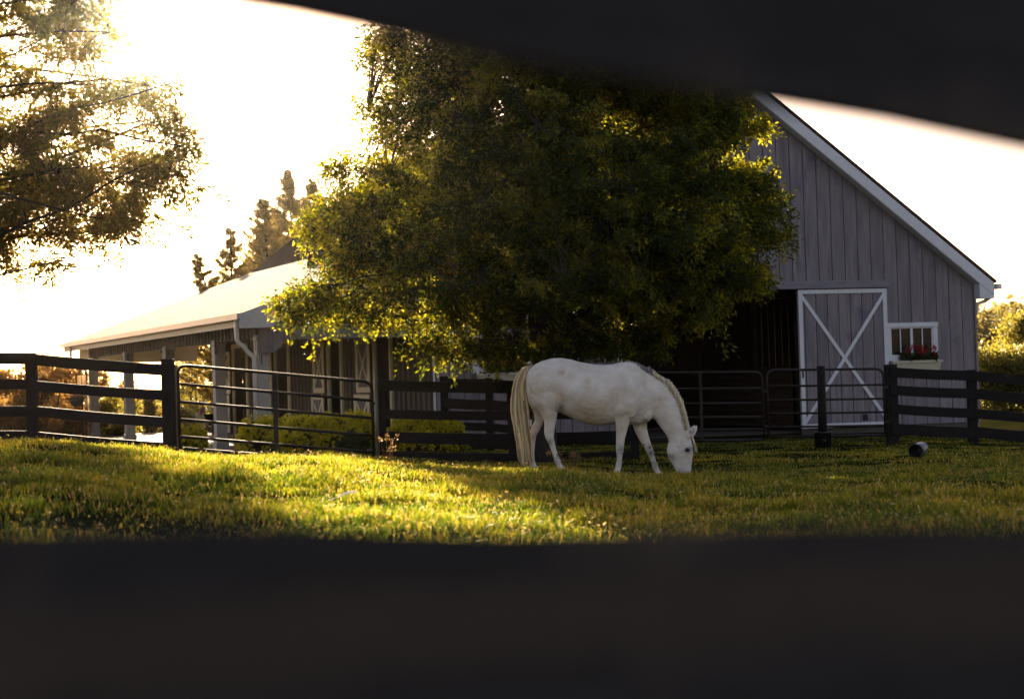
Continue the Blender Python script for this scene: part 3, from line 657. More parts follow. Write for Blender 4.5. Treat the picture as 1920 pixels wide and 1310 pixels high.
def flower_box(w, label, plant_label):
    s0, s1, z0, z1 = w; e = empty('flower_box', B((s0+s1)/2, 0, z0-.3, .15), label, 'flower box')
    p = lambda s, z, o: B(s, 0, z, o); b = MB(); zt, zb = z0-.06, z0-.3
    a0, a1 = s0-.04, s1-.0
    b.hexa([p(a0+.05,zb,.07),p(a1-.05,zb,.07),p(a1-.05,zb,.22),p(a0+.05,zb,.22),p(a0,zt,.07),p(a1,zt,.07),p(a1,zt,.27),p(a0,zt,.27)])
    b.build('box_body', M['boxpaint'], e)
    b = MB(); b.hexa([p(a0-.02,zt-.045,.275),p(a1+.02,zt-.045,.275),p(a1+.02,zt-.045,.29),p(a0-.02,zt-.045,.29),p(a0-.02,zt+.01,.275),p(a1+.02,zt+.01,.275),p(a1+.02,zt+.01,.29),p(a0-.02,zt+.01,.29)]); b.build('box_lip', M['boxpaint'], e)
    pl = empty('geranium', p((s0+s1)/2, zt, .17), plant_label, 'plant')
    k = 900; ss = rng.uniform(a0+.1, a1-.25, k); oo = rng.uniform(.1,.29,k); zz = zt+rng.random(k)**1.3*.17
    C = np.array([tuple(p(a, c, o_)) for a, c, o_ in zip(ss, zz, oo)]); leaves('foliage', C, rng.normal(size=(k,3))+np.array([0,0,.5]), rng.uniform(.04,.08,k), rng.uniform(.04,.07,k), M['mumleaf'], pl, rng.random(k))
    cl = []
    for i in range(17):
        cs, co, cz = random.uniform(a0+.12, a1-.35), random.uniform(.1,.3), zt+random.uniform(.08,.36)
        cl += [tuple(p(cs+random.gauss(0,.03), cz+random.gauss(0,.03), co+random.gauss(0,.03))) for q_ in range(34)]
    C = np.array(cl); k = len(C); leaves('blossoms', C, rng.normal(size=(k,3)), rng.uniform(.022,.045,k), rng.uniform(.02,.04,k), M['redflower'], pl, rng.random(k))
flower_box(wr, 'cream flower box under the window right of the crossed barn door', 'red geraniums under the window beside the crossed barn door')
flower_box(wl, 'cream flower box under the window half hidden by oak leaves', 'red geraniums in the window box behind the oak leaves')

# interior: earth floor, brown stall fronts and posts down the aisle
b = MB(); b.hexa([B(.2,.3,.0),B(S_W-.2,.3,.0),B(S_W-.2,LENB-.2,.0),B(.2,LENB-.2,.0),B(.2,.3,.05),B(S_W-.2,.3,.05),B(S_W-.2,LENB-.2,.05),B(.2,LENB-.2,.05)]); b.build('barn_floor', M['earth'], barn)
b = MB()
for s in (dr1-.25, dl0+.25):
    for t in np.arange(.6, LENB-1, 3.6): b.beam(B(s,t,.05), B(s,t,3.4), .2, .2)
    for z in np.arange(.2, 1.5, .16): b.beam(B(s,.7,z), B(s,LENB-1,z), .05, .14)
    b.beam(B(s,.7,3.3), B(s,LENB-1,3.3), .14, .25)
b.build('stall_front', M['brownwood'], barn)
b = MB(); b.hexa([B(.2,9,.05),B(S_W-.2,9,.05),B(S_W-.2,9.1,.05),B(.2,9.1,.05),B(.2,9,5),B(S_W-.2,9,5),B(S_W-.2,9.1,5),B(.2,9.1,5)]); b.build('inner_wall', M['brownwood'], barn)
b = MB()
for s in np.linspace(dr1+.3, dl0-.3, 5): b.beam(B(s,8.9,.06), B(s,8.9,3.6), .16, .12, BU)
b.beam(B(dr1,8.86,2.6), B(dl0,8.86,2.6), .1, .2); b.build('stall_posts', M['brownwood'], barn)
# ---- porch: inner wall with stall doors, posts, valances, gutter
WN = Vector((-BV.y, BV.x, 0)); WN = WN if WN.dot(BU) > 0 else -WN     # outward normal of the porch wall
def wal(px, py): 
    p = on_plane(px, py, B(S_W,0,0), WN); q_ = p-B(S_W,0,0); return q_.dot(BV), q_.z
wpos = lambda t, z, o: B(S_W, t, z)+WN*o
stalls = []; LENW = wal(413, 700)[0]
for pxl, pxr in ((440,464),(519,542),(619,641),(706,734)):
    t1, t0 = wal(pxl, 700)[0], wal(pxr, 700)[0]; stalls.append((t0, t1))
print('stalls', stalls, LENW)
zdoor = wal(630, 634)[1]
wh = [(t0, t1, .0, zdoor) for t0, t1 in stalls]
pw_ = sheet('porch_wall_backing', M['batten'], barn, .02, LENW, .0, lambda s: 2.84, wh, wpos, off=-.002, th=.03)
b = MB(); b.cur = .5; b.add([tuple(v.co) for v in pw_.data.vertices], [tuple(p.vertices) for p in pw_.data.polygons]); bpy.data.objects.remove(pw_)
for t in np.arange(.12, LENW, .3):
    if any(t0-.14 < t < t1+.14 for t0, t1 in stalls):
        if 2.84-zdoor > .3:
            b.cur = random.random(); b.hexa([wpos(t-.03,zdoor+.14,0),wpos(t+.03,zdoor+.14,0),wpos(t+.03,zdoor+.14,.035),wpos(t-.03,zdoor+.14,.035),wpos(t-.03,2.83,0),wpos(t+.03,2.83,0),wpos(t+.03,2.83,.035),wpos(t-.03,2.83,.035)])
        continue
    b.cur = random.random(); b.hexa([wpos(t-.03,.0,0),wpos(t+.03,.0,0),wpos(t+.03,.0,.035),wpos(t-.03,.0,.035),wpos(t-.03,2.83,0),wpos(t+.03,2.83,0),wpos(t+.03,2.83,.035),wpos(t-.03,2.83,.035)])
b.build('porch_wall', M['batten'], barn)
def stall_door(t0, t1):
    w = t1-t0; H = lambda mb, ta, tb, za, zb_, o0, o1: mb.hexa([wpos(ta,za,o0),wpos(tb,za,o0),wpos(tb,za,o1),wpos(ta,za,o1),wpos(ta,zb_,o0),wpos(tb,zb_,o0),wpos(tb,zb_,o1),wpos(ta,zb_,o1)])
    f = MB(); H(f, t0-.1, t0, 0, zdoor, -.03, .06); H(f, t1, t1+.1, 0, zdoor, -.03, .06); H(f, t0-.1, t1+.1, zdoor, zdoor+.13, -.03, .065); f.build('stall_frame', M['cream'], barn)
    zm = 1.22
    for za, zb_, off, nm in ((zm+.02, zdoor-.08, 0, 'upper_stall_door'), (.05, zm-.02, .05, 'lower_stall_door')):
        e = bpy.data.objects.new(nm, None); COL.objects.link(e); e.parent = barn; e.empty_display_size = .1; a, c = t1+.16-off, t1+.16+w*.98+off
        e.location = wpos((a+c)/2, za, .1)-BC
        o0 = .07+off
        g_ = MB(); H(g_, a+.03, c-.03, za+.03, zb_-.03, o0, o0+.03); g_.build('door_panel', M['beam'], e)
        g_ = MB(); k = .13; H(g_, a, a+k, za, zb_, o0+.031, o0+.055); H(g_, c-k, c, za, zb_, o0+.031, o0+.055); H(g_, a+k, c-k, zb_-k, zb_, o0+.031, o0+.055); H(g_, a+k, c-k, za, za+k, o0+.031, o0+.055); g_.build('door_frame', M['cream'], e)
        g_ = MB()
        for q_, (ta, tb) in enumerate(((a+k, c-k), (c-k, a+k))):
            oo = o0+.032+.008*q_; h2 = .12
            g_.hexa([wpos(ta,za+k,oo),wpos(tb,zb_-k-h2,oo),wpos(tb,zb_-k-h2,oo+.012),wpos(ta,za+k,oo+.012),wpos(ta,za+k+h2,oo),wpos(tb,zb_-k,oo),wpos(tb,zb_-k,oo+.012),wpos(ta,za+k+h2,oo+.012)])
        g_.build('cross_brace', M['cream'], e)
for st in stalls: stall_door(*st)
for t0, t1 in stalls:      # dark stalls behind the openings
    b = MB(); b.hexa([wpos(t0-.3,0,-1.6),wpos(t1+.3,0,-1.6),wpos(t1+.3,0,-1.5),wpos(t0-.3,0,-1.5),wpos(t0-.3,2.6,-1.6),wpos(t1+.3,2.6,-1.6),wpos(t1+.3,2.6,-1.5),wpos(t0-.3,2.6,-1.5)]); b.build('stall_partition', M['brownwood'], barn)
b = MB(); b.hexa([B(S_E+.1,-.1,-.2),B(S_W+.1,-.1,-.2),B(S_W+.1,LEN,-.2),B(S_E+.1,LEN,-.2),B(S_E+.1,-.1,0.0),B(S_W+.1,-.1,0.0),B(S_W+.1,LEN,.0),B(S_E+.1,LEN,.0)]); b.build('porch_floor', M['concrete'], barn)
# posts
S_PO = S_E-.2
def pos_t(px):
    n_ = WN; p = on_plane(px, 700, B(S_PO,0,0), n_); return (p-B(S_PO,0,0)).dot(BV)
pts_t = [0.1]+[pos_t(px) for px in (411,317,241,175)]
print('posts t', pts_t)
post = None
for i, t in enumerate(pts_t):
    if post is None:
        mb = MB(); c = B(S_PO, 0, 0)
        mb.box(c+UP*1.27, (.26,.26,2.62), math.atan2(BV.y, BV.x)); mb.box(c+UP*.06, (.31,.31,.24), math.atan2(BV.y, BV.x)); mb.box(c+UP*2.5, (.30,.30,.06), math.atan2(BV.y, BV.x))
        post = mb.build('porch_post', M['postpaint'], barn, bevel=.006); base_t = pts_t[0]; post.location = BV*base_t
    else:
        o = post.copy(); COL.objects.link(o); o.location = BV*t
b = MB(); hk = B(S_PO, .1, 0, 0)+FN*.145
b.tube([hk+UP*1.95, hk+UP*2.15+FN*.01, hk+UP*2.2+FN*.03-BU*.06, hk+UP*2.14+FN*.03-BU*.1], .012, 6); b.build('post_hook', M['black'], barn, True)
# side valance: battened boards along the posts with dropped brackets
b = MB(); zv0, zv1 = 2.52, ZE2+.02
epos = lambda t, z, o: B(S_E-.12, t, z)+WN*o
TE = pts_t[-1]+.13
def vdrop(t):
    dmin = min(abs(t-q_) for q_ in pts_t); return zv0-.26*max(0, min(1, (.42-dmin)/.24))
ts = np.arange(-.02, TE, .15)
for t in ts:
    b.cur = random.random(); z0 = vdrop(t+.075)
    b.hexa([epos(t,z0,0),epos(t+.15,z0,0),epos(t+.15,z0,.02),epos(t,z0,.02),epos(t,zv1,0),epos(t+.15,zv1,0),epos(t+.15,zv1,.02),epos(t,zv1,.02)])
b.build('side_valance', M['batten'], barn)
b = MB()
for t in np.arange(.06, TE-.03, .3):
    z0 = vdrop(t); b.cur = random.random()
    b.hexa([epos(t-.035,z0-.01,.022),epos(t+.035,z0-.01,.022),epos(t+.035,z0-.01,.055),epos(t-.035,z0-.01,.055),epos(t-.035,zv1-.02,.022),epos(t+.035,zv1-.02,.022),epos(t+.035,zv1-.02,.055),epos(t-.035,zv1-.02,.055)])
b.build('valance_battens', M['batten'], barn)
b = MB(); b.hexa([epos(-.1,2.56,-.02),epos(TE,2.56,-.02),epos(TE,2.56,-.2),epos(-.1,2.56,-.2),epos(-.1,2.84,-.02),epos(TE,2.84,-.02),epos(TE,2.84,-.2),epos(-.1,2.84,-.2)]); b.build('porch_beam', M['beam'], barn)
# front valance below the porch rake
zfr = 2.52
def fv(s): 
    return zfr-.34*max(0, min(1, (s-(S_E-.75))/.3))
ss = np.arange(S_W, S_E-.05, .43)
b = MB(); bb = list(ss)+[S_E-.12]
for s0, s1 in zip(bb, bb[1:]):
    n_ = 3
    for k in range(n_):
        a, c = s0+(s1-s0)*k/n_, s0+(s1-s0)*(k+1)/n_
        if k == 0: b.cur = random.random()
        a2 = a+(.006 if k == 0 else 0)
        b.hexa([B(a2,0,fv(a2),.09),B(c,0,fv(c),.09),B(c,0,fv(c),.115),B(a2,0,fv(a2),.115),B(a2,0,zroof(a2)-.06,.09),B(c,0,zroof(c)-.06,.09),B(c,0,zroof(c)-.06,.115),B(a2,0,zroof(a2)-.06,.115)])
b.build('front_valance', M['siding'], barn)
b = MB(); b.hexa([B(S_W,0,2.46,.12),B(S_E-.6,0,2.46,.12),B(S_E-.6,0,2.46,.14),B(S_W,0,2.46,.14),B(S_W,0,2.56,.12),B(S_E-.6,0,2.56,.12),B(S_E-.6,0,2.56,.14),B(S_W,0,2.56,.14)]); b.build('valance_trim', M['siding'], barn)
# far end valance
b = MB(); b.hexa([B(S_W,LEN-.3,2.35),B(S_E-.1,LEN-.3,2.35),B(S_E-.1,LEN-.27,2.35),B(S_W,LEN-.27,2.35),B(S_W,LEN-.3,2.84),B(S_E-.1,LEN-.3,2.84),B(S_E-.1,LEN-.27,2.84),B(S_W,LEN-.27,2.84)]); b.build('end_valance', M['cream'], barn)
# porch rake, boxed return
rake('porch_rake', S_J+.05, Z_J-.04, SE2, ZE2, h=.27, dz=.02)
b = MB(); b.prism([B(SE2,0,ZE2+.0,OV),B(SE2,0,ZE2-.27,OV),B(S_E-.45,0,ZE2-.27,OV),B(S_E-.45,0,ZE2+pe*.7,OV)], -FN*.3); b.build('eave_return', M['trim'], barn)
rake('porch_frieze', S_J+.05, Z_J-.36, S_E-.45, zroof(S_E-.45)-.36, .125, .08, M['cream'])
# gutter along the porch eave and its two downspouts
b = MB(); ga = B(SE2+.07,-OV+.02,ZE2-.02); gb = B(SE2+.07,LEN+OV,ZE2-.02)
b.beam(ga, gb, .13, .12); b.beam(ga+BU*-.02+UP*.055, gb+BU*-.02+UP*.055, .17, .02); g = b.build('gutter', M['gutter'], barn)
b = MB(); b.beam(B(SE2-.02,-OV+.1,ZE2-.1)-UP*.03, B(SE2-.02,LEN+OV,ZE2-.1)-UP*.03, .03, .2); b.build('eave_fascia', M['cream'], barn)
b = MB(); sx = S_PO+.20
b.tube([B(SE2+.06,-.02,ZE2-.06),B(SE2+.06,-.02,ZE2-.5),B(SE2+.03,-.02,ZE2-.58),B(SE2-.06,-.02,ZE2-.64),B(sx+.12,-.02,ZE2-.78),B(sx,-.02,ZE2-.88),B(sx-.02,-.02,ZE2-1.0),B(sx-.02,-.02,-.1)], .052, 8); b.build('downspout', M['gutter'], g, True)
tf = pts_t[-1]+.8
b = MB(); b.tube([B(SE2+.06,tf,ZE2-.06),B(SE2+.06,tf,ZE2-.62),B(SE2,tf,ZE2-.75),B(S_PO+.18,tf-.5,ZE2-.86),B(S_PO+.18,tf-.6,ZE2-1.0),B(S_PO+.18,tf-.6,-.1)], .05, 8); b.build('downspout', M['gutter'], g, True)

# ------------------------------------------------------------------ fences and gates
def pz(px, py, d): return P(px, py, d)
def board_fence(label, posts, rails, pw=.17, frontside=True, capz=.0, group=None, m=None, postpw=None):
    """posts: (px, py of the top-rail top, d, post rise above rail top or None for no post); rails: (drop, height)"""
    m = m or M['fence']; tops = [pz(a[0], a[1], a[2]) for a in posts]
    base = tops[0].copy(); base.z = g1(base.x, base.y); e = empty('board_fence', base, label, 'fence', group)
    for k, (a, tp) in enumerate(zip(posts, tops)):
        if a[3] is None: continue
        mb = MB(); mb.cur = random.random(); w = a[4] if len(a) > 4 else pw; z0 = g1(tp.x, tp.y)-.15; z1 = tp.z+a[3]
        mb.box((tp.x, tp.y+.02+w*.4, (z0+z1)/2), (w, w*.8, z1-z0)); mb.build('fence_post', m, e, bevel=.012)
    for drop, h in rails:
        for i in range(len(tops)-1):
            mb = MB(); mb.cur = random.random(); A_, C_ = tops[i].copy(), tops[i+1].copy(); ex = (C_-A_).normalized()*(.0 if 0 < i else .04)
            j0, j1 = random.gauss(0,.008), random.gauss(0,.008)
            A_ = A_-ex; A_.z -= drop+h/2-j0; C_.z -= drop+h/2-j1
            nseg = 6; pts = []
            for q_ in range(nseg): 
                a0 = A_.lerp(C_, q_/nseg); a1 = A_.lerp(C_, (q_+1)/nseg)
                s0 = -.012*math.sin(math.pi*q_/nseg)*random.choice((1,)); s1 = -.012*math.sin(math.pi*(q_+1)/nseg)
                mb.beam(a0+UP*s0, a1+UP*s1, .035, h)
            mb.build('fence_rail', m, e)
    return e
board_fence('black board fence in front of the porch end at the left edge', [(-130,657,26,None),(55,661.5,26,.0,.17),(312,683,26,.09,.2)], [(0,.185),(.435,.165),(.86,.17),(1.27,.15)])
board_fence('black board fence crossing behind the white horse', [(712,714,26.6,.03,.15),(958,716.5,26,.02,.15),(1187,708,25.4,.0,.14)], [(0,.175),(.465,.15),(.825,.185),(1.16,.22)])
board_fence('dark board fence remnant close to the barn behind the rails', [(832,708,32,.03,.16),(916,711,31.4,.03,.15),(1010,716,30.8,.02,.15)], [(0,.14),(.40,.2),(.86,.16),(1.2,.15)])
board_fence('black board fence running off right from the barn corner', [(1672,688,30,.05,.22),(1823,695,30,.02,.17),(2060,711,29.4,.02,.17)], [(0,.185),(.345,.185),(.70,.18),(1.05,.20)])

def arc_corner(a, b, c, r, n=5):
    a, b, c = Vector(a), Vector(b), Vector(c); p0 = b+(a-b).normalized()*r; p1 = b+(c-b).normalized()*r
    return [bez(p0, b, p1, k/n) for k in range(n+1)]
def pipe_gate(label, pl, pr, drops, h, stiles, r=.021, rs=.024, hinge=None, group='tubular field gates'):
    """pl/pr: (px, py_top, d) of the two top corners; h: height"""
    A_, C_ = P(*pl), P(*pr); e = empty('field_gate', ((A_.x+C_.x)/2, (A_.y+C_.y)/2, min(A_.z, C_.z)-h), label, 'gate', group)
    A0, C0 = A_-UP*h, C_-UP*h; rc = .16
    mb = MB(); loop = [A0+UP*.0]+arc_corner(A0, A_, C_, rc)+arc_corner(A_, C_, C0, rc)+[C0]
    mb.tube(loop, rs, 8); mb.tube([A0, C0], rs, 8); mb.build('gate_frame', M['pipe'], e, True)
    for dr in drops:
        mb = MB(); mb.tube([A_-UP*dr, C_-UP*dr], r, 8); mb.build('gate_rail', M['pipe'], e, True)
    for t, w in stiles:
        mb = MB(); p = A_.lerp(C_, t); mb.beam(p+Vector((0,-.03,.0)), p-UP*h+Vector((0,-.03,0)), w, .03, Vector((0,1,0))); mb.build('gate_stile', M['pipe'], e)
    mb = MB(); mb.box(C_-UP*.35+(C_-A_).normalized()*.04, (.07,.05,.05)); mb.build('gate_hinge', M['pipe'], e); mb = MB(); mb.box(C_-UP*(h-.25)+(C_-A_).normalized()*.04, (.07,.05,.05)); mb.build('gate_hinge', M['pipe'], e)
    return e
pipe_gate('long six bar pipe gate in front of the porch and yellow mums', (333,684,26.2), (697,716,26.6), (.31,.60,.89,1.17), 1.36, [(.497,.075)], .024, .026)
pipe_gate('dark pipe gate across the open barn doorway behind the horse head', (1180,699,29.6), (1429,697.5,29.8), (.30,.575,.83,1.06), 1.26, [(.53,.06)])
pipe_gate('dark pipe gate in front of the crossed white barn door', (1437,694,29.8), (1656,691,30), (.30,.56,.81,1.06), 1.24, [])
# pale round post beside the long gate
p = P(704.5, 700, 26.5); zb = g1(p.x, p.y); b = MB(); b.tube([(p.x,p.y,zb-.1),(p.x,p.y,p.z)], .028, 8); o = b.build('gate_post', M['palepipe'], None, True); tag(o, 'thin pale steel gate post between long gate and black fence', 'post')
b = MB(); p = P(323, 700, 26.4); zb = g1(p.x, p.y); b.box((p.x,p.y+.1,(zb+P(323,684,26.4).z)/2), (.1,.1,P(323,684,26.4).z-zb)); o = b.build('gate_post', M['palepipe'], None); tag(o, 'greyish gate post right beside the thick black end post', 'post')

# black post standing in a tub before the crossed door
p = P(1543, 832, 28.6); zb = g1(p.x, p.y); tub = empty('feed_tub', (p.x,p.y,zb), 'black plastic tub at the foot of the post before the crossed door', 'tub')
b = MB(); b.lathe([(0,0),(.14,0),(.16,.26),(.172,.265),(.172,.285),(.15,.285),(.135,.02),(0,.02)], o=(p.x,p.y,zb), n=22); b.build('tub_body', M['black'], tub, True)
b = MB(); b.tube([(p.x-.17,p.y,zb+.27),(p.x-.12,p.y-.05,zb+.17),(p.x,p.y-.175,zb+.13),(p.x+.12,p.y-.05,zb+.17),(p.x+.17,p.y,zb+.27)], .006, 5); b.build('tub_handle', M['palepipe'], tub, True)
b = MB(); tp = P(1539, 686, 28.6); b.tube([(p.x,p.y,zb+.02),(p.x*.4+tp.x*.6,p.y,zb+.7),(tp.x,p.y,tp.z)], [.082,.078,.076], 10); o = b.build('stub_post', M['fence'], None, True); tag(o, 'black round post rising out of a tub before the crossed door', 'post')

# bucket lying on its side in the shaded grass
p = P(1722, 866, 22.6); zb = g1(p.x, p.y); ax = Vector((.62,.72,.22)).normalized()
bk = empty('bucket', (p.x, p.y, zb), 'black bucket lying on its side in the shaded grass', 'bucket')
o_ = Vector((p.x-.05, p.y-.08, zb+.108)); b = MB(); b.lathe([(.108,0),(.116,.0),(.116,.018),(.109,.02),(.088,.215),(0,.215)], ax, o_, 26); b.build('bucket_shell', M['black'], bk, True)
b = MB(); b.lathe([(.102,.005),(.082,.205),(0,.205)], ax, o_, 26); b.build('bucket_inside', M['black'], bk, True)
b = MB(); b.lathe([(.107,.06),(.1075,.065),(.0975,.16),(.097,.165)], ax, o_, 26); b.build('bucket_highlight', M['bucket_glint'], bk, True)  # pale band painted on as the highlight of the bucket's side
b = MB(); s_ = ax.orthogonal().normalized(); s_ = ax.cross(UP).normalized(); b.tube([o_+s_*.117, o_+s_*.09-ax*.05-UP*.05, o_-ax*.04-UP*.1, o_-s_*.09-ax*.05-UP*.05, o_-s_*.117], .004, 5); b.build('bucket_handle', M['palepipe'], bk, True)

# yellow mums
def mum(px, py_top, py_bot, d, hw, label, n=1500):
    x = P(px, 800, d).x; z0 = g1(x, d); top = P(px, py_top, d).z; H = max(top-z0, .2)
    e = empty('mum_bush', (x, d, z0), label, 'flower bush', 'yellow chrysanthemum bushes')
    th = rng.uniform(0, 2*np.pi, n); ph = np.arccos(rng.uniform(0.02, 1, n)); r = rng.uniform(.93, 1.04, n)*(1+.13*np.sin(5*th+px)*np.sin(3*ph)+.07*np.sin(11*th))
    sup = .55
    cx = np.sign(np.cos(th))*np.abs(np.cos(th))**1
    C = np.stack([x+hw*np.sin(ph)**.7*cx*r, d+hw*.55*np.sin(ph)**.7*np.sin(th)*r, z0+H*np.cos(ph)**sup*r*.97], 1)
    nrmv = nrm(C-np.array([x, d, z0-.2]))
    k = 7; Cc = np.repeat(C, k, 0)+rng.normal(size=(n*k,3))*.014
    leaves('blossoms', Cc, np.repeat(nrmv, k, 0)*.5+rng.normal(size=(n*k,3))*.8, rng.uniform(.035,.06,n*k), rng.uniform(.03,.05,n*k), M['mum'], e, np.repeat(rng.random(n), k)*.7+.3*rng.random(n*k))
    m_ = n*5; Ci = np.array([x,d,z0])+(np.repeat(C,5,0)-np.array([x,d,z0]))*rng.uniform(.55,.97,(m_,1))
    leaves('foliage', Ci, rng.normal(size=(m_,3)), rng.uniform(.05,.09,m_), rng.uniform(.03,.05,m_), M['mumleaf'], e, rng.random(m_))
mum(520, 786, 835, 31.5, .75, 'yellow mum mound below the near porch post, left of two behind the gate', 1300)
mum(620, 780, 838, 30.6, .95, 'wide yellow mum mound behind the end of the long gate', 1700)
mum(798, 783, 838, 30.5, .72, 'yellow mum mound behind the black boards left of the horse', 1300)
mum(352, 802, 826, 36, .42, 'small sunlit yellow mum by the far side of the gate', 600)
bush('garden_shrub', 655, 812, 29.6, .42, 'low dark green shrub at the foot of the wide mum mound', 'shrub', M['mumleaf'], 2500, leafL=.07, lumps=8, trunk=True)

# dried weed at the end of the grass crest
def weed(px, py_top, d, label, k=1):
    x = P(px, 800, d).x; z0 = g1(x, d); top = P(px, py_top, d).z; e = empty('dried_weed', (x,d,z0), label, 'weed')
    b = MB(); heads = []
    for i in range(7*k):
        t = Vector((x+random.gauss(0,.09), d+random.gauss(0,.08), z0+(top-z0)*random.uniform(.55,1)))
        b.tube([(x,d,z0-.02), ((x+t.x)/2+random.gauss(0,.015), (d+t.y)/2, (z0+t.z)/2), t], [.0035,.0025,.0018], 4); heads.append(t)
    b.build('stems', M['weed'], e)
    C = np.array([tuple(h_) for h_ in heads for q_ in range(26)])+rng.normal(size=(26*len(heads),3))*.017
    leaves('seed_clusters', C, rng.normal(size=C.shape), rng.uniform(.015,.035,len(C)), rng.uniform(.012,.025,len(C)), M['weed'], e)
weed(727, 815, 20.5, 'dried brown weed standing at the grass crest by the fence post')
weed(1058, 845, 18.5, 'small dried weed stalk between the hind and front legs of the horse')

# white feather lying on the sunlit grass
fd = next(d_*.05 for d_ in range(140, 400) if P(651, 932, d_*.05).z <= g1(P(651, 932, d_*.05).x, d_*.05)+.05)
p = P(651, 929, fd); z = p.z
b = MB(); b.add([(p.x-.075,p.y,z-.012),(p.x-.03,p.y-.02,z+.006),(p.x+.03,p.y-.022,z+.022),(p.x+.07,p.y,z+.022),(p.x+.03,p.y+.022,z+.03),(p.x-.03,p.y+.02,z+.014),(p.x,p.y,z+.012),(p.x-.13,p.y+.005,z-.03)],
      [(7,0,6),(0,1,6),(1,2,6),(2,3,6),(3,4,6),(4,5,6),(5,0,6)]); o = b.build('feather', M['feather']); tag(o, 'white feather lying on the sunlit foreground grass', 'feather')
sm = o.modifiers.new('solid', 'SOLIDIFY'); sm.thickness = .003

# foreground fence the picture is taken through
nf = empty('board_fence', (0, .95, g1(0,.95)), 'out of focus black foreground fence seen from between its two boards', 'fence')
def near_board(l, r, h, sgn):
    A_, C_ = P(*l), P(*r); mb = MB(); o_ = Vector((0,.026,0)); n_ = 12
    for k in range(n_):
        a, c = A_.lerp(C_, k/n_), A_.lerp(C_, (k+1)/n_); ja, jc = .002*math.sin(k*2.1), .002*math.sin((k+1)*2.1)
        a = a+UP*ja; c = c+UP*jc
        lo = [a, c] if sgn > 0 else [a-UP*h, c-UP*h]; hi = [a+UP*h, c+UP*h] if sgn > 0 else [a, c]
        cb = -UP*(.013 if sgn < 0 else 0)
        mb.hexa([lo[0], lo[1], lo[1]+o_, lo[0]+o_, hi[0], hi[1], hi[1]+o_+cb, hi[0]+o_+cb])
    return mb.build('fence_board', M['nearfence' if sgn > 0 else 'nearflare'], nf)
near_board((-1300,-300,.80), (3200,499,1.12), .16, 1)
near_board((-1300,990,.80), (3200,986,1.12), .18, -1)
for px, d in ((-1250,.83),(3150,1.14)):
    p = P(px, 655, d); mb = MB(); zb = g1(p.x, p.y)-.2; mb.box((p.x, p.y+.03+.06, (zb+1.9)/2), (.12,.12,1.9-zb)); mb.build('fence_post', M['nearfence'], nf)

# ------------------------------------------------------------------ horse
def HP(zx, zy, y=0): return P(940+zx/4.8, 650+zy/4.8, 21.0+y)
K = 686.0
def loft(secs, n=20, egg=0):
    """secs: (top(zx,zy), bottom(zx,zy), halfwidth, y)"""
    vs, fs = [], []
    for (t, bt, w, y) in secs:
        T_, B_ = HP(*t, y), HP(*bt, y); c = (T_+B_)/2; hv = (T_-B_)/2
        for j in range(n):
            th = 2*math.pi*j/n; ct, st = math.cos(th), math.sin(th)
            wf = w*(1-egg*max(0, ct)**2)
            vs.append(c+hv*ct+Vector((0,1,0))*(wf*st))
    k = len(secs)
    fs = [(i*n+j, i*n+(j+1) % n, (i+1)*n+(j+1) % n, (i+1)*n+j) for i in range(k-1) for j in range(n)]
    fs += [tuple(range(n))[::-1], tuple(range((k-1)*n, k*n))]
    return vs, fs
def leg(secs, y0):
    """secs: (zx, zy, half thickness m, half width m, dy)"""
    out = []; k = len(secs)
    for i, (zx, zy, a, w, dy) in enumerate(secs):
        p0 = secs[max(i-1,0)]; p1 = secs[min(i+1,k-1)]; tx, ty = p1[0]-p0[0], p1[1]-p0[1]; l = math.hypot(tx, ty); nx_, ny_ = ty/l, -tx/l
        out.append(((zx+nx_*a*K, zy+ny_*a*K), (zx-nx_*a*K, zy-ny_*a*K), w, y0+dy))
    return out
def blob(zx, zy, ax_, az_, ay_, y):
    return [((zx+ax_*K*math.cos(a)-0, zy-az_*K*math.sin(a)), (zx+ax_*K*math.cos(a), zy+az_*K*math.sin(a)), max(.002, ay_*math.sin(a)), y) for a in np.linspace(.08, math.pi-.08, 9)]
horse_parts = []
torso = [((222,265),(222,410),.07,0),((245,205),(245,490),.16,0),((290,165),(290,560),.21,0),((360,128),(360,590),.255,0),((450,104),(450,590),.28,0),((530,98),(530,592),.29,0),((620,112),(615,632),.30,0),((720,138),(715,682),.315,0),((820,156),(815,704),.32,0),((910,163),(910,706),.315,0),((1000,156),(1000,700),.29,0),((1070,140),(1075,696),.265,0),((1140,134),(1150,700),.24,0),((1210,150),(1235,700),.22,0),((1275,195),(1300,690),.19,0),((1320,300),(1340,662),.14,0),((1350,430),(1362,600),.07,0)]
horse_parts.append(loft(torso, 28, .22))
neck = [((1120,150),(1230,660),.18,0),((1210,160),(1320,665),.165,0),((1300,200),(1362,645),.14,0),((1400,255),(1388,660),.118,0),((1500,322),(1408,690),.10,0),((1572,415),(1435,728),.09,0),((1622,520),(1465,768),.082,0),((1652,630),(1490,805),.078,0),((1672,715),(1502,838),.076,0),((1688,775),(1505,870),.074,0)]
horse_parts.append(loft(neck, 24, .3))
head = [((1672,738),(1520,800),.06,0),((1690,775),(1502,868),.085,0),((1716,840),(1490,918),.097,0),((1727,900),(1490,958),.097,0),((1728,945),(1505,1000),.088,0),((1721,1000),(1528,1040),.07,0),((1714,1055),(1550,1078),.058,0),((1711,1105),(1568,1118),.053,0),((1706,1148),(1588,1142),.05,0),((1694,1166),(1612,1160),.036,0)]
horse_parts.append(loft(head, 22, .25))
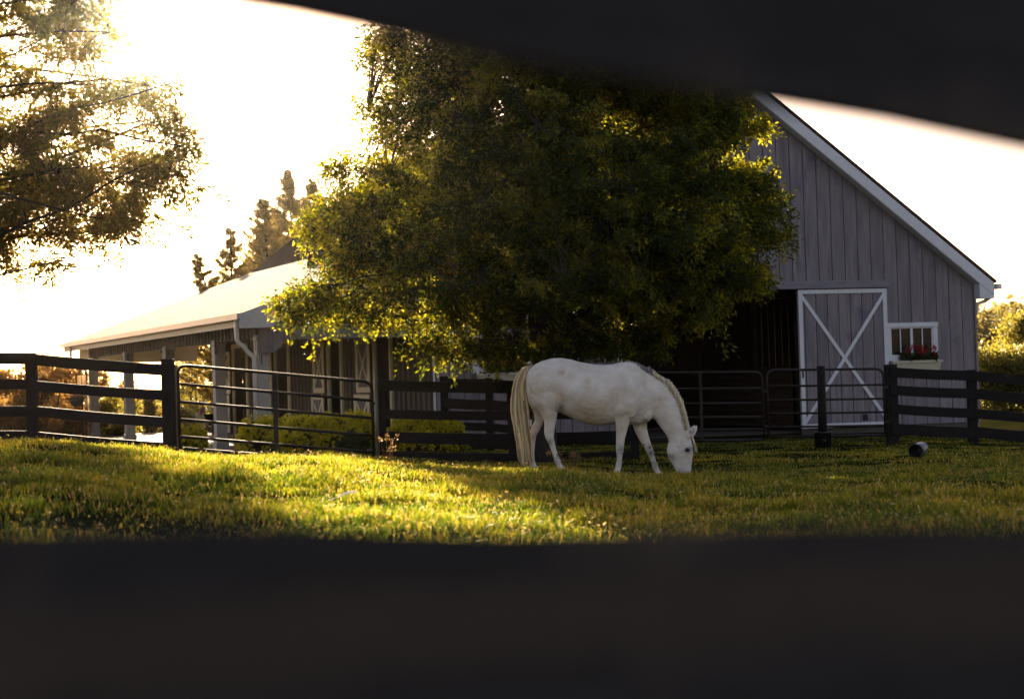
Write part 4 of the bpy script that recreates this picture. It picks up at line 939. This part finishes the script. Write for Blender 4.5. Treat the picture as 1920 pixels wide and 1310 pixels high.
horse_parts.append(loft(leg([(400,330,.22,.10,.02),(410,430,.215,.125,0),(415,520,.165,.12,0),(430,590,.115,.10,0),(440,650,.084,.08,0),(436,715,.073,.062,0),(430,775,.068,.05,0),(436,820,.056,.046,0),(455,870,.043,.037,0),(472,930,.036,.032,0),(490,985,.036,.032,0),(503,1018,.044,.04,0),(516,1048,.038,.036,0),(527,1075,.042,.042,0),(538,1105,.058,.055,0),(545,1128,.064,.06,0)], -.165), 18))
horse_parts.append(loft(leg([(345,400,.18,.10,0),(345,520,.135,.11,0),(346,600,.078,.09,0),(338,670,.058,.06,0),(305,740,.058,.05,0),(284,785,.05,.045,0),(284,835,.038,.036,0),(280,900,.033,.031,0),(275,960,.033,.031,0),(273,1005,.041,.04,0),(280,1040,.036,.035,0),(287,1065,.04,.042,0),(295,1095,.056,.055,0),(298,1118,.062,.06,0)], .155), 18))
horse_parts.append(loft(leg([(1085,420,.13,.05,.02),(1088,540,.125,.085,0),(1092,630,.108,.085,0),(1088,690,.09,.076,0),(1080,760,.072,.062,0),(1071,840,.058,.05,0),(1068,890,.056,.05,0),(1066,935,.052,.048,0),(1064,975,.04,.038,0),(1062,1020,.035,.032,0),(1057,1060,.043,.04,0),(1050,1092,.036,.036,0),(1044,1115,.041,.042,0),(1039,1145,.056,.055,0),(1036,1166,.062,.06,0)], -.18), 18))
horse_parts.append(loft(leg([(1235,580,.10,.08,0),(1240,670,.10,.085,0),(1258,750,.082,.07,0),(1288,830,.066,.057,0),(1318,895,.054,.05,0),(1338,940,.05,.047,0),(1352,980,.039,.037,0),(1370,1030,.035,.032,0),(1384,1072,.042,.04,0),(1394,1102,.036,.036,0),(1404,1124,.041,.042,0),(1415,1150,.056,.055,0),(1421,1170,.062,.06,0)], .14), 18))
# shoulder, forearm and stifle masses; cheek and eye socket; nostrils
horse_parts.append(loft(blob(1150,470,.15,.27,.10,-.205), 14)); horse_parts.append(loft(blob(1160,470,.16,.27,.09,.19), 14))
horse_parts.append(loft(blob(1085,570,.105,.13,.085,-.205), 14)); horse_parts.append(loft(blob(465,490,.115,.14,.085,-.225), 14))
horse_parts.append(loft(blob(380,330,.20,.22,.10,-.2), 14)); horse_parts.append(loft(blob(380,330,.20,.22,.10,.2), 14))
horse_parts.append(loft(blob(1300,600,.09,.11,.09,-.06), 14)); horse_parts.append(loft(blob(1300,600,.09,.11,.09,.06), 14))
horse_parts.append(loft(blob(1545,930,.085,.10,.05,-.055), 14)); horse_parts.append(loft(blob(1545,930,.085,.10,.05,.055), 14))
horse_parts.append(loft(blob(1672,905,.035,.04,.022,-.082), 10)); horse_parts.append(loft(blob(1672,905,.035,.04,.022,.082), 10))
horse_parts.append(loft(blob(1670,1128,.025,.03,.02,-.04), 10))
# ears
for yy in (-.055, .05):
    dx = 0 if yy < 0 else 22
    horse_parts.append(loft([((1640+dx,800),(1690+dx,835),.026,yy),((1652+dx,770),(1708+dx,812),.03,yy*1.05),((1682+dx,738),(1730+dx,778),.026,yy*1.15),((1712+dx,716),(1744+dx,742),.016,yy*1.2),((1736+dx,698),(1746+dx,708),.005,yy*1.2)], 12))
def make_horse():
    b = MB()
    for vs, fs in horse_parts: b.add(vs, fs)
    o = b.build('horse_body', M['fence']); me = o.data
    r = o.modifiers.new('r', 'REMESH'); r.mode = 'VOXEL'; r.voxel_size = .0115
    s = o.modifiers.new('s', 'SMOOTH'); s.factor = .6; s.iterations = 5
    dg = bpy.context.evaluated_depsgraph_get(); me2 = bpy.data.meshes.new_from_object(o.evaluated_get(dg))
    o.modifiers.clear(); o.data = me2; me2.name = 'horse_body'; bpy.data.meshes.remove(me)
    me2.materials.clear(); me2.materials.append(horse_mat())
    me2.polygons.foreach_set('use_smooth', [True]*len(me2.polygons))
    # coat: grey knees, hocks, muzzle, flea bitten stains as a real colour map
    nv = len(me2.vertices); co = np.empty(nv*3); me2.vertices.foreach_get('co', co); co = co.reshape(-1, 3)
    dark = np.zeros(nv); warm = np.zeros(nv)
    def patch(arr, zx, zy, rad, amt, y=None, sx=1):
        c = HP(zx, zy); dx = (co[:,0]-c.x)/sx; dz = co[:,2]-c.z; d2 = dx*dx+dz*dz
        if y is not None: d2 = d2+np.where(np.sign(co[:,1]-21.0) == y, 0, 9)
        np.maximum(arr, amt*np.exp(-d2/(rad*rad)), out=arr)
    patch(dark,1070,925,.075,.62,-1); patch(dark,1058,1030,.06,.4,-1); patch(dark,1355,960,.07,.85,1); patch(dark,1345,910,.05,.8,1); patch(dark,1390,1060,.07,.6,1); patch(dark,1285,885,.025,.6,1)
    patch(dark,430,850,.05,.75,-1); patch(dark,290,820,.06,.4,1); patch(dark,500,1010,.05,.35,-1); patch(dark,275,1000,.05,.35,1)
    patch(dark,1676,926,.045,.95); patch(dark,1695,905,.03,.4); patch(dark,1700,762,.03,.8); patch(dark,1722,735,.02,.7); patch(dark,1650,1160,.075,.7); patch(dark,1680,1140,.035,.9); patch(dark,1610,1150,.03,.7); patch(dark,510,530,.05,.5); patch(dark,330,520,.06,.3); patch(dark,1720,760,.03,.4); patch(dark,1540,1020,.03,.25)
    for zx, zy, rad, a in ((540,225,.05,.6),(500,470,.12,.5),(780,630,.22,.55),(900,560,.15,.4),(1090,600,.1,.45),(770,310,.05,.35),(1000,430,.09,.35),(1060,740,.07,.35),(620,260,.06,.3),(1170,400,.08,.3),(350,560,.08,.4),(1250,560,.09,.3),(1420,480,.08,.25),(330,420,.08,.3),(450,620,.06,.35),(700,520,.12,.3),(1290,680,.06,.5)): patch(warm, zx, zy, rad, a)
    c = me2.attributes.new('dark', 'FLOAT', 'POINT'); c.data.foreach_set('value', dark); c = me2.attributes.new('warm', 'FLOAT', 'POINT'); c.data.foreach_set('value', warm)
    return o
def horse_mat():
    m, nt, N, Lk, b = new_mat('grey white horse coat')
    tc = N.new('ShaderNodeTexCoord'); nz = N.new('ShaderNodeTexNoise'); nz.inputs['Scale'].default_value = 5; nz.inputs['Detail'].default_value = 7; nz.inputs['Roughness'].default_value = .65
    Lk.new(tc.outputs['Object'], nz.inputs['Vector']); rp = N.new('ShaderNodeValToRGB'); ramp(rp, [(.3,(.52,.43,.335)),(.7,(.70,.63,.55))]); Lk.new(nz.outputs['Fac'], rp.inputs[0])
    n3 = N.new('ShaderNodeTexNoise'); n3.inputs['Scale'].default_value = 34; n3.inputs['Detail'].default_value = 4; Lk.new(tc.outputs['Object'], n3.inputs['Vector'])
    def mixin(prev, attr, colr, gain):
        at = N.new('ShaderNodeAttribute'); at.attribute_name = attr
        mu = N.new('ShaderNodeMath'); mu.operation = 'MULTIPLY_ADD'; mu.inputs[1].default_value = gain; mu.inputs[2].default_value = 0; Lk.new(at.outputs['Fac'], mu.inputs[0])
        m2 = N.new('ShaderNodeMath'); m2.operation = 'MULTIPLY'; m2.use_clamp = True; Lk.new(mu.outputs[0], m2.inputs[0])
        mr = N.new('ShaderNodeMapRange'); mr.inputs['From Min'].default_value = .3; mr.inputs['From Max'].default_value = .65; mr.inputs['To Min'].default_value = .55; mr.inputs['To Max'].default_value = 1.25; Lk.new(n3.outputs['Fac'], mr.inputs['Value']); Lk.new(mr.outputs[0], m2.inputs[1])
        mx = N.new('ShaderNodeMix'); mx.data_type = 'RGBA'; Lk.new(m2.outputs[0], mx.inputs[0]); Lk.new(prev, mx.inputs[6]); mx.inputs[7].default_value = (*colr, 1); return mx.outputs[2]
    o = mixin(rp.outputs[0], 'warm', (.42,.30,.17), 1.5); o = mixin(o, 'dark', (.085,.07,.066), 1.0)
    Lk.new(o, b.inputs['Base Color']); b.inputs['Roughness'].default_value = .62; b.inputs['Specular IOR Level'].default_value = .25
    b.inputs['Sheen Weight'].default_value = .15
    n4 = N.new('ShaderNodeTexNoise'); n4.inputs['Scale'].default_value = 5.5; n4.inputs['Detail'].default_value = 2; Lk.new(tc.outputs['Object'], n4.inputs['Vector'])
    b0 = N.new('ShaderNodeBump'); b0.inputs['Strength'].default_value = .6; b0.inputs['Distance'].default_value = .06; Lk.new(n4.outputs['Fac'], b0.inputs['Height'])
    bp = N.new('ShaderNodeBump'); bp.inputs['Strength'].default_value = .15; bp.inputs['Distance'].default_value = .01; Lk.new(n3.outputs['Fac'], bp.inputs['Height']); Lk.new(b0.outputs[0], bp.inputs['Normal']); Lk.new(bp.outputs[0], b.inputs['Normal'])
    return m
hp = HP(800, 1130); horse = empty('horse', (hp.x, hp.y, g1(hp.x, hp.y)), 'white horse with cream tail and mane grazing head down at the sunlit grass edge', 'horse')
hb = make_horse(); attach(hb, horse)
M['tail'] = mat('cream horse hair', (.60,.44,.22), (.36,.25,.11), .5, 30, (6,6,.6), 0, rndmix=.65)
M['mane'] = mat('pale mane hair', (.66,.53,.34), (.44,.34,.2), .5, 30, rndmix=.6)
M['manedark'] = mat('grey mane hair', (.16,.14,.13), (.10,.09,.085), .5, 30, rndmix=.3)
M['eye'] = mat('horse eye', (.006,.005,.005), None, .12)
def strand_interp(keys, u):
    pts = []
    for (lx, rx, zy) in keys: pts.append((lx+(rx-lx)*u, zy))
    return pts
b = MB(); tk = [(250,272,172),(200,262,188),(160,238,235),(128,214,300),(108,212,380),(98,224,470),(97,236,560),(106,242,650),(120,248,740),(134,254,830),(148,262,930),(162,272,1030),(178,270,1075)]
for i in range(230):
    u = random.random(); b.cur = random.random(); yo = random.uniform(-1,1)*math.sqrt(max(0, 1-(2*u-1)**2))
    cut = random.randint(len(tk)-3, len(tk)) if random.random() < .8 else random.randint(8, len(tk)); ph = random.uniform(0,6.28)
    amp = random.uniform(3,11)
    pts = [HP(x_+amp*math.sin(k_*.7+ph)*min(1,k_/4), z_+(random.uniform(-12,12) if k_ == cut-1 else 0), yo*.055*min(1, .45+k_/6)) for k_, (x_, z_) in enumerate(strand_interp(tk[:cut], u))]
    b.tube(pts, [.010]+[.011]*(len(pts)-3)+[.008,.002], 5, False)
b.build('tail', M['tail'], horse, True)
crest = [(1110,138),(1170,142),(1230,160),(1290,190),(1350,222),(1400,252),(1450,285),(1500,320),(1540,365),(1572,415),(1600,465),(1622,520),(1640,580),(1652,632),(1664,690),(1676,740)]
def crest_at(t):
    t = t*(len(crest)-1); i = min(int(t), len(crest)-2); f = t-i; a, c = crest[i], crest[i+1]; return a[0]+(c[0]-a[0])*f, a[1]+(c[1]-a[1])*f, c[0]-a[0], c[1]-a[1]
b = MB(); bd = MB()
for i in range(1300):
    t = random.random(); zx, zy, tx, ty = crest_at(t); l = math.hypot(tx, ty); nx_, ny_ = ty/l, -tx/l; tx, ty = tx/l, ty/l
    dk = t < .26 and random.random() < .75
    tuft = max(0, math.sin(t*27+1.0))*14*(1 if .1 < t < .46 else 0)
    out = random.uniform(1, 12)+(random.random() < .05)*random.uniform(4, 14)+tuft*random.random()*1.3+(10 if t > .42 else 0); side = -1 if random.random() < .8 else 1; hang = random.uniform(25, 120) if t > .4 else random.uniform(20, 70)
    yy = [side*.004, side*.018, side*(.05+.02*random.random()), side*(.075+.03*random.random())]
    along = random.uniform(.2, .8)
    pts = [HP(zx-nx_*6, zy-ny_*6, 0), HP(zx+nx_*out+tx*8, zy+ny_*out+ty*8, yy[0]), HP(zx+nx_*out*.5+tx*hang*.45*along, zy+ny_*out*.5+ty*hang*.45+8, yy[1]), HP(zx-nx_*hang*.35+tx*hang*along, zy-ny_*hang*.35+hang*.5, yy[2])]
    tgt = bd if dk else b; tgt.cur = random.random(); tgt.tube(pts, [.0045,.005,.004,.0012], 4, False)
b.build('mane', M['mane'], horse, True); bd.build('mane_roots', M['manedark'], horse, True)
b = MB()
for i in range(46):
    b.cur = random.random(); e_ = random.uniform(.7,1.1)
    b.tube([HP(1690+random.uniform(-8,14), 790+random.uniform(-14,10), random.uniform(-.03,.03)), HP(1728+random.uniform(-3,6), 835, random.uniform(-.035,.03)), HP(1738+random.uniform(-6,8), 835+55*e_, random.uniform(-.05,.03)), HP(1750+random.uniform(-14,14), 835+105*e_, random.uniform(-.06,.03))], [.006,.006,.005,.0015], 4, False)
b.build('forelock', M['mane'], horse, True)
for yy in (-.098, .098):
    c = HP(1674, 926, yy); mb = MB(); mb.lathe([(.003,-.024),(.016,-.018),(.026,-.006),(.027,.003),(.02,.014),(.003,.02)], (0,1 if yy < 0 else -1,0), c, 14); mb.build('eye', M['eye'], horse, True)
for zx, zy, yy in ((541,1118,-.165),(296,1108,.15),(1037,1158,-.18),(1418,1162,.14)):
    c = HP(zx, zy, yy); mb = MB(); mb.lathe([(.0,-.05),(.068,-.05),(.06,.005),(.052,.01)], None, c, 16); mb.build('hoof', M['hoof'], horse, True)

# ------------------------------------------------------------------ person, pail, wheelbarrow, lantern post beyond the gate
def person():
    d = 74.0; f = P(382, 811, d); z0 = g1(f.x, d); s = (P(381, 753, d).z-z0)/1.72; o = Vector((f.x, d, z0))
    Q = lambda x, y, z: o+Vector((x, y, z))*s
    e = empty('person', o, 'person in a cap, dark red shirt and tan trousers standing beyond the gate', 'person')
    def skin(name, chains, m, vox=.018):
        b = MB()
        for pts, rad in chains: b.tube([Q(*p) for p in pts], [r*s for r in rad], 10)
        ob = b.build(name, m, e); r = ob.modifiers.new('r', 'REMESH'); r.mode = 'VOXEL'; r.voxel_size = vox*s; r.use_smooth_shade = True
        sm_ = ob.modifiers.new('s', 'SMOOTH'); sm_.iterations = 4; return ob
    skinm = mat('skin', (.42,.25,.18), (.36,.21,.15), .6)
    arm_n = [(-.02,-.19,1.40),(-.05,-.22,1.14),(-.24,-.16,1.04)]; arm_f = [(-.02,.19,1.40),(-.03,.22,1.14),(-.22,.14,1.02)]
    skin('body', [([(0,0,.92),(0,0,1.15),(-.01,0,1.42),(-.03,0,1.50),(-.05,0,1.56),(-.06,0,1.64),(-.05,0,1.72)], [.13,.12,.13,.06,.07,.09,.055]), (arm_n, [.05,.042,.03]), (arm_f, [.05,.042,.03]),
        ([(0,-.09,.92),(.0,-.10,.5),(.02,-.10,.07)], [.09,.065,.045]), ([(0,.09,.92),(.03,.10,.5),(.04,.10,.07)], [.09,.065,.045]), ([(.05,-.1,.05),(-.14,-.1,.035)], [.04,.035]), ([(.06,.1,.05),(-.12,.1,.035)], [.04,.035])]+
        [([(-.24,yy+k*.012,1.04),(-.285,yy+k*.016,1.02),(-.31,yy+k*.016,.99)], [.012,.010,.008]) for yy in (-.16,.14) for k in (-1.5,-.5,.5,1.5)]+[([(-.22,yy+.02,1.05),(-.25,yy+.045,1.07)], [.012,.009]) for yy in (-.16,.14)]+
        [([(-.145,0,1.62),(-.165,0,1.605)], [.018,.012])], skinm)
    skin('shirt', [([(0,0,.9),(0,0,1.15),(-.01,0,1.40),(-.02,0,1.46)], [.165,.15,.165,.085]), ([(-.01,-.14,1.42),(-.05,-.22,1.14),(-.16,-.185,1.08)], [.075,.062,.055]), ([(-.01,.14,1.42),(-.03,.22,1.14),(-.14,.175,1.07)], [.075,.062,.055])], mat('dark red shirt', (.16,.03,.025), (.11,.02,.018), .8))
    skin('trousers', [([(0,0,.78),(0,0,1.0)], [.15,.15]), ([(0,-.09,.9),(.0,-.10,.5),(.02,-.10,.1)], [.11,.085,.07]), ([(0,.09,.9),(.03,.10,.5),(.04,.10,.1)], [.11,.085,.07])], mat('tan trousers', (.34,.25,.16), (.28,.2,.13), .8))
    skin('boots', [([(.05,-.1,.12),(.04,-.1,.05),(-.17,-.1,.045)], [.065,.055,.05]), ([(.07,.1,.12),(.06,.1,.05),(-.15,.1,.045)], [.065,.055,.05])], M['black'])
    b = MB(); b.lathe([(.112,0),(.115,.05),(.09,.1),(.04,.125),(0,.13)], (0,0,1), Q(-.055,0,1.66), 16); b.prism([Q(-.12,-.08,1.665),Q(-.27,-.05,1.65),Q(-.27,.05,1.65),Q(-.12,.08,1.665)], UP*.015); b.build('cap', mat('pale pink cap', (.5,.36,.32), None, .8), e)
    pc = Q(-.31,-.02,.86); pail = empty('pail', pc-UP*.12, 'small white pail held out by the person in the red shirt', 'pail')
    b = MB(); b.lathe([(0,-.13),(.10,-.13),(.13,.12),(.138,.12),(.138,.135),(.12,.135),(.09,-.11),(0,-.11)], None, pc, 18); b.build('pail_body', M['trim'], pail, True)
    b = MB(); b.tube([pc+Vector((0,-.135,.12)), pc+Vector((0,-.07,.2)), pc+Vector((0,.0,.22)), pc+Vector((0,.07,.2)), pc+Vector((0,.135,.12))], .006, 5); b.build('pail_handle', M['palepipe'], pail, True)
person()
def wheelbarrow():
    t, _ = wal(446, 800); c = B(S_W, t, 0)+WN*.75; e = empty('wheelbarrow', c, 'dark wheelbarrow parked by the lower stall door at the porch', 'wheelbarrow')
    f = -BV*.8-FN*0; f = (WN*.3+BV*-.95).normalized(); s_ = f.cross(UP).normalized(); L = lambda a, l, z: c+f*a+s_*l+UP*z
    b = MB(); b.add([L(-.3,-.22,.34),L(.3,-.16,.32),L(.3,.16,.32),L(-.3,.22,.34),L(-.45,-.33,.62),L(.55,-.28,.66),L(.55,.28,.66),L(-.45,.33,.62)], [(0,1,2,3),(0,1,5,4),(1,2,6,5),(2,3,7,6),(3,0,4,7)]); o = b.build('tray', M['black'], e)
    sm_ = o.modifiers.new('s', 'SOLIDIFY'); sm_.thickness = .012
    for q_ in (-1, 1):
        b = MB(); b.tube([L(.75,q_*.05,.2),L(-.3,q_*.24,.32),L(-.95,q_*.28,.68)], .02, 6); b.build('handle', M['brownwood'], e, True)
        b = MB(); b.tube([L(-.2,q_*.22,.34),L(-.32,q_*.24,.0)], .016, 6); b.build('leg', M['pipe'], e, True)
    b = MB(); b.lathe([(.09,-.03),(.17,-.04),(.2,0),(.17,.04),(.09,.03),(.09,-.03)], s_, L(.75,0,.2), 20); b.build('wheel', M['black'], e, True)
wheelbarrow()
def lantern():
    d = 47.0; a = P(143, 703, d); c = P(163, 721, d); x = (a.x+c.x)/2; z0 = g1(x, d); w = c.x-a.x; h = a.z-c.z; e = empty('lantern_post', (x, d, z0), 'wooden framed glass lantern panel on a post left of the far porch corner', 'lantern')
    b = MB(); b.tube([(x,d,z0-.1),(x,d,c.z-.04)], .03, 8); b.build('pole', M['pipe'], e, True)
    b = MB(); r = .03
    for q_ in (-1,1): b.box((x+q_*w/2, d, (a.z+c.z)/2), (r,.05,h+r))
    b.box((x,d,a.z+.01),(w-r,.048,r*1.3)); b.box((x,d,c.z-.01),(w-r,.048,r*1.3)); b.box((x,d,(a.z+c.z)/2),(.018,.03,h-r)); b.build('frame', M['brownwood'], e)
    m, nt, N, Lk, bs = new_mat('frosted panel'); bs.inputs['Transmission Weight'].default_value = .9; bs.inputs['Roughness'].default_value = .3; bs.inputs['Base Color'].default_value = (.95,.93,.88,1); bs.inputs['IOR'].default_value = 1.1
    b = MB(); b.box((x,d+.005,(a.z+c.z)/2),(w-.02,.008,h-.02)); b.build('glass', m, e)
    k = P(146, 752, d); hb_ = empty('hanging_basket', (k.x, d, k.z-.16), 'pale wire hanging basket below the lantern by the far porch post', 'basket')
    b = MB(); b.lathe([(.02,-.17),(.12,-.15),(.2,-.02),(.235,.12),(.215,.12),(.18,-.01),(.1,-.13),(0,-.15)], None, (k.x,d-.12,k.z), 18); b.build('basket_bowl', M['concrete'], hb_, True)
    b = MB()
    for q_ in range(3): an = q_*2.09+.4; b.tube([(k.x+.22*math.cos(an),d-.12+.22*math.sin(an),k.z+.12),(k.x,d-.12,k.z+.42)], .005, 4)
    b.tube([(k.x,d-.12,k.z+.42),(x,d,c.z-.03)], .008, 5); b.build('chains', M['pipe'], hb_)
    kk = 260; C = np.array([k.x, d-.12, k.z+.12])+rng.normal(size=(kk,3))*np.array([.11,.11,.05]); leaves('plant', C, rng.normal(size=(kk,3)), rng.uniform(.04,.09,kk), rng.uniform(.03,.06,kk), M['hedge'], hb_)
lantern()

# ------------------------------------------------------------------ haze, sun, sky
def haze():
    b = MB(); b.box((0, 850, 8.5), (3300, 2400, 21.5)); 
    o = b.build('haze', M['trim']); m = bpy.data.materials.new('evening haze'); m.use_nodes = True; nt = m.node_tree; nt.nodes.clear()
    out = nt.nodes.new('ShaderNodeOutputMaterial'); v = nt.nodes.new('ShaderNodeVolumePrincipled'); v.inputs['Color'].default_value = (1,.93,.82,1); v.inputs['Density'].default_value = HAZE; v.inputs['Anisotropy'].default_value = .973
    nt.links.new(v.outputs[0], out.inputs['Volume']); o.data.materials.clear(); o.data.materials.append(m); o['kind'] = 'stuff'; o['label'] = 'warm evening haze glowing towards the low sun'
HAZE = .00007
haze()
AZ, EL = R(-12.3), R(13.7)
sd = Vector((math.sin(AZ)*math.cos(EL), math.cos(AZ)*math.cos(EL), math.sin(EL)))
sl = bpy.data.lights.new('sun', 'SUN'); sl.energy = 5.0; sl.angle = R(.53); sl.color = (1,.80,.52)
so = bpy.data.objects.new('sun', sl); COL.objects.link(so); so.rotation_euler = sd.to_track_quat('Z', 'Y').to_euler(); so.location = (0,0,60)
w = bpy.data.worlds.new('World'); SC.world = w; w.use_nodes = True; nt = w.node_tree
sky = nt.nodes.new('ShaderNodeTexSky'); sky.sky_type = 'NISHITA'; sky.sun_disc = False; sky.sun_elevation = EL; sky.sun_rotation = AZ % (2*math.pi)
sky.air_density = 1.0; sky.dust_density = 1.6; sky.ozone_density = 1.0
bg = nt.nodes['Background']; bg.inputs['Strength'].default_value = .05
wb = nt.nodes.new('ShaderNodeMix'); wb.data_type = 'RGBA'; wb.blend_type = 'MULTIPLY'; wb.inputs[0].default_value = 1; wb.inputs[7].default_value = (1.20,.95,.93,1)   # warm white balance
nt.links.new(sky.outputs[0], wb.inputs[6]); nt.links.new(wb.outputs[2], bg.inputs['Color'])
vs = SC.view_settings; SC.display_settings.display_device = 'sRGB'; vs.view_transform = 'Standard'; vs.look = 'None'; vs.gamma = 1; vs.use_curve_mapping = False
vs.exposure = 2.4
cy = SC.cycles; cy.max_bounces = 6; cy.diffuse_bounces = 2; cy.transparent_max_bounces = 8; cy.volume_bounces = 0; cy.sample_clamp_indirect = 6; cy.use_denoising = True
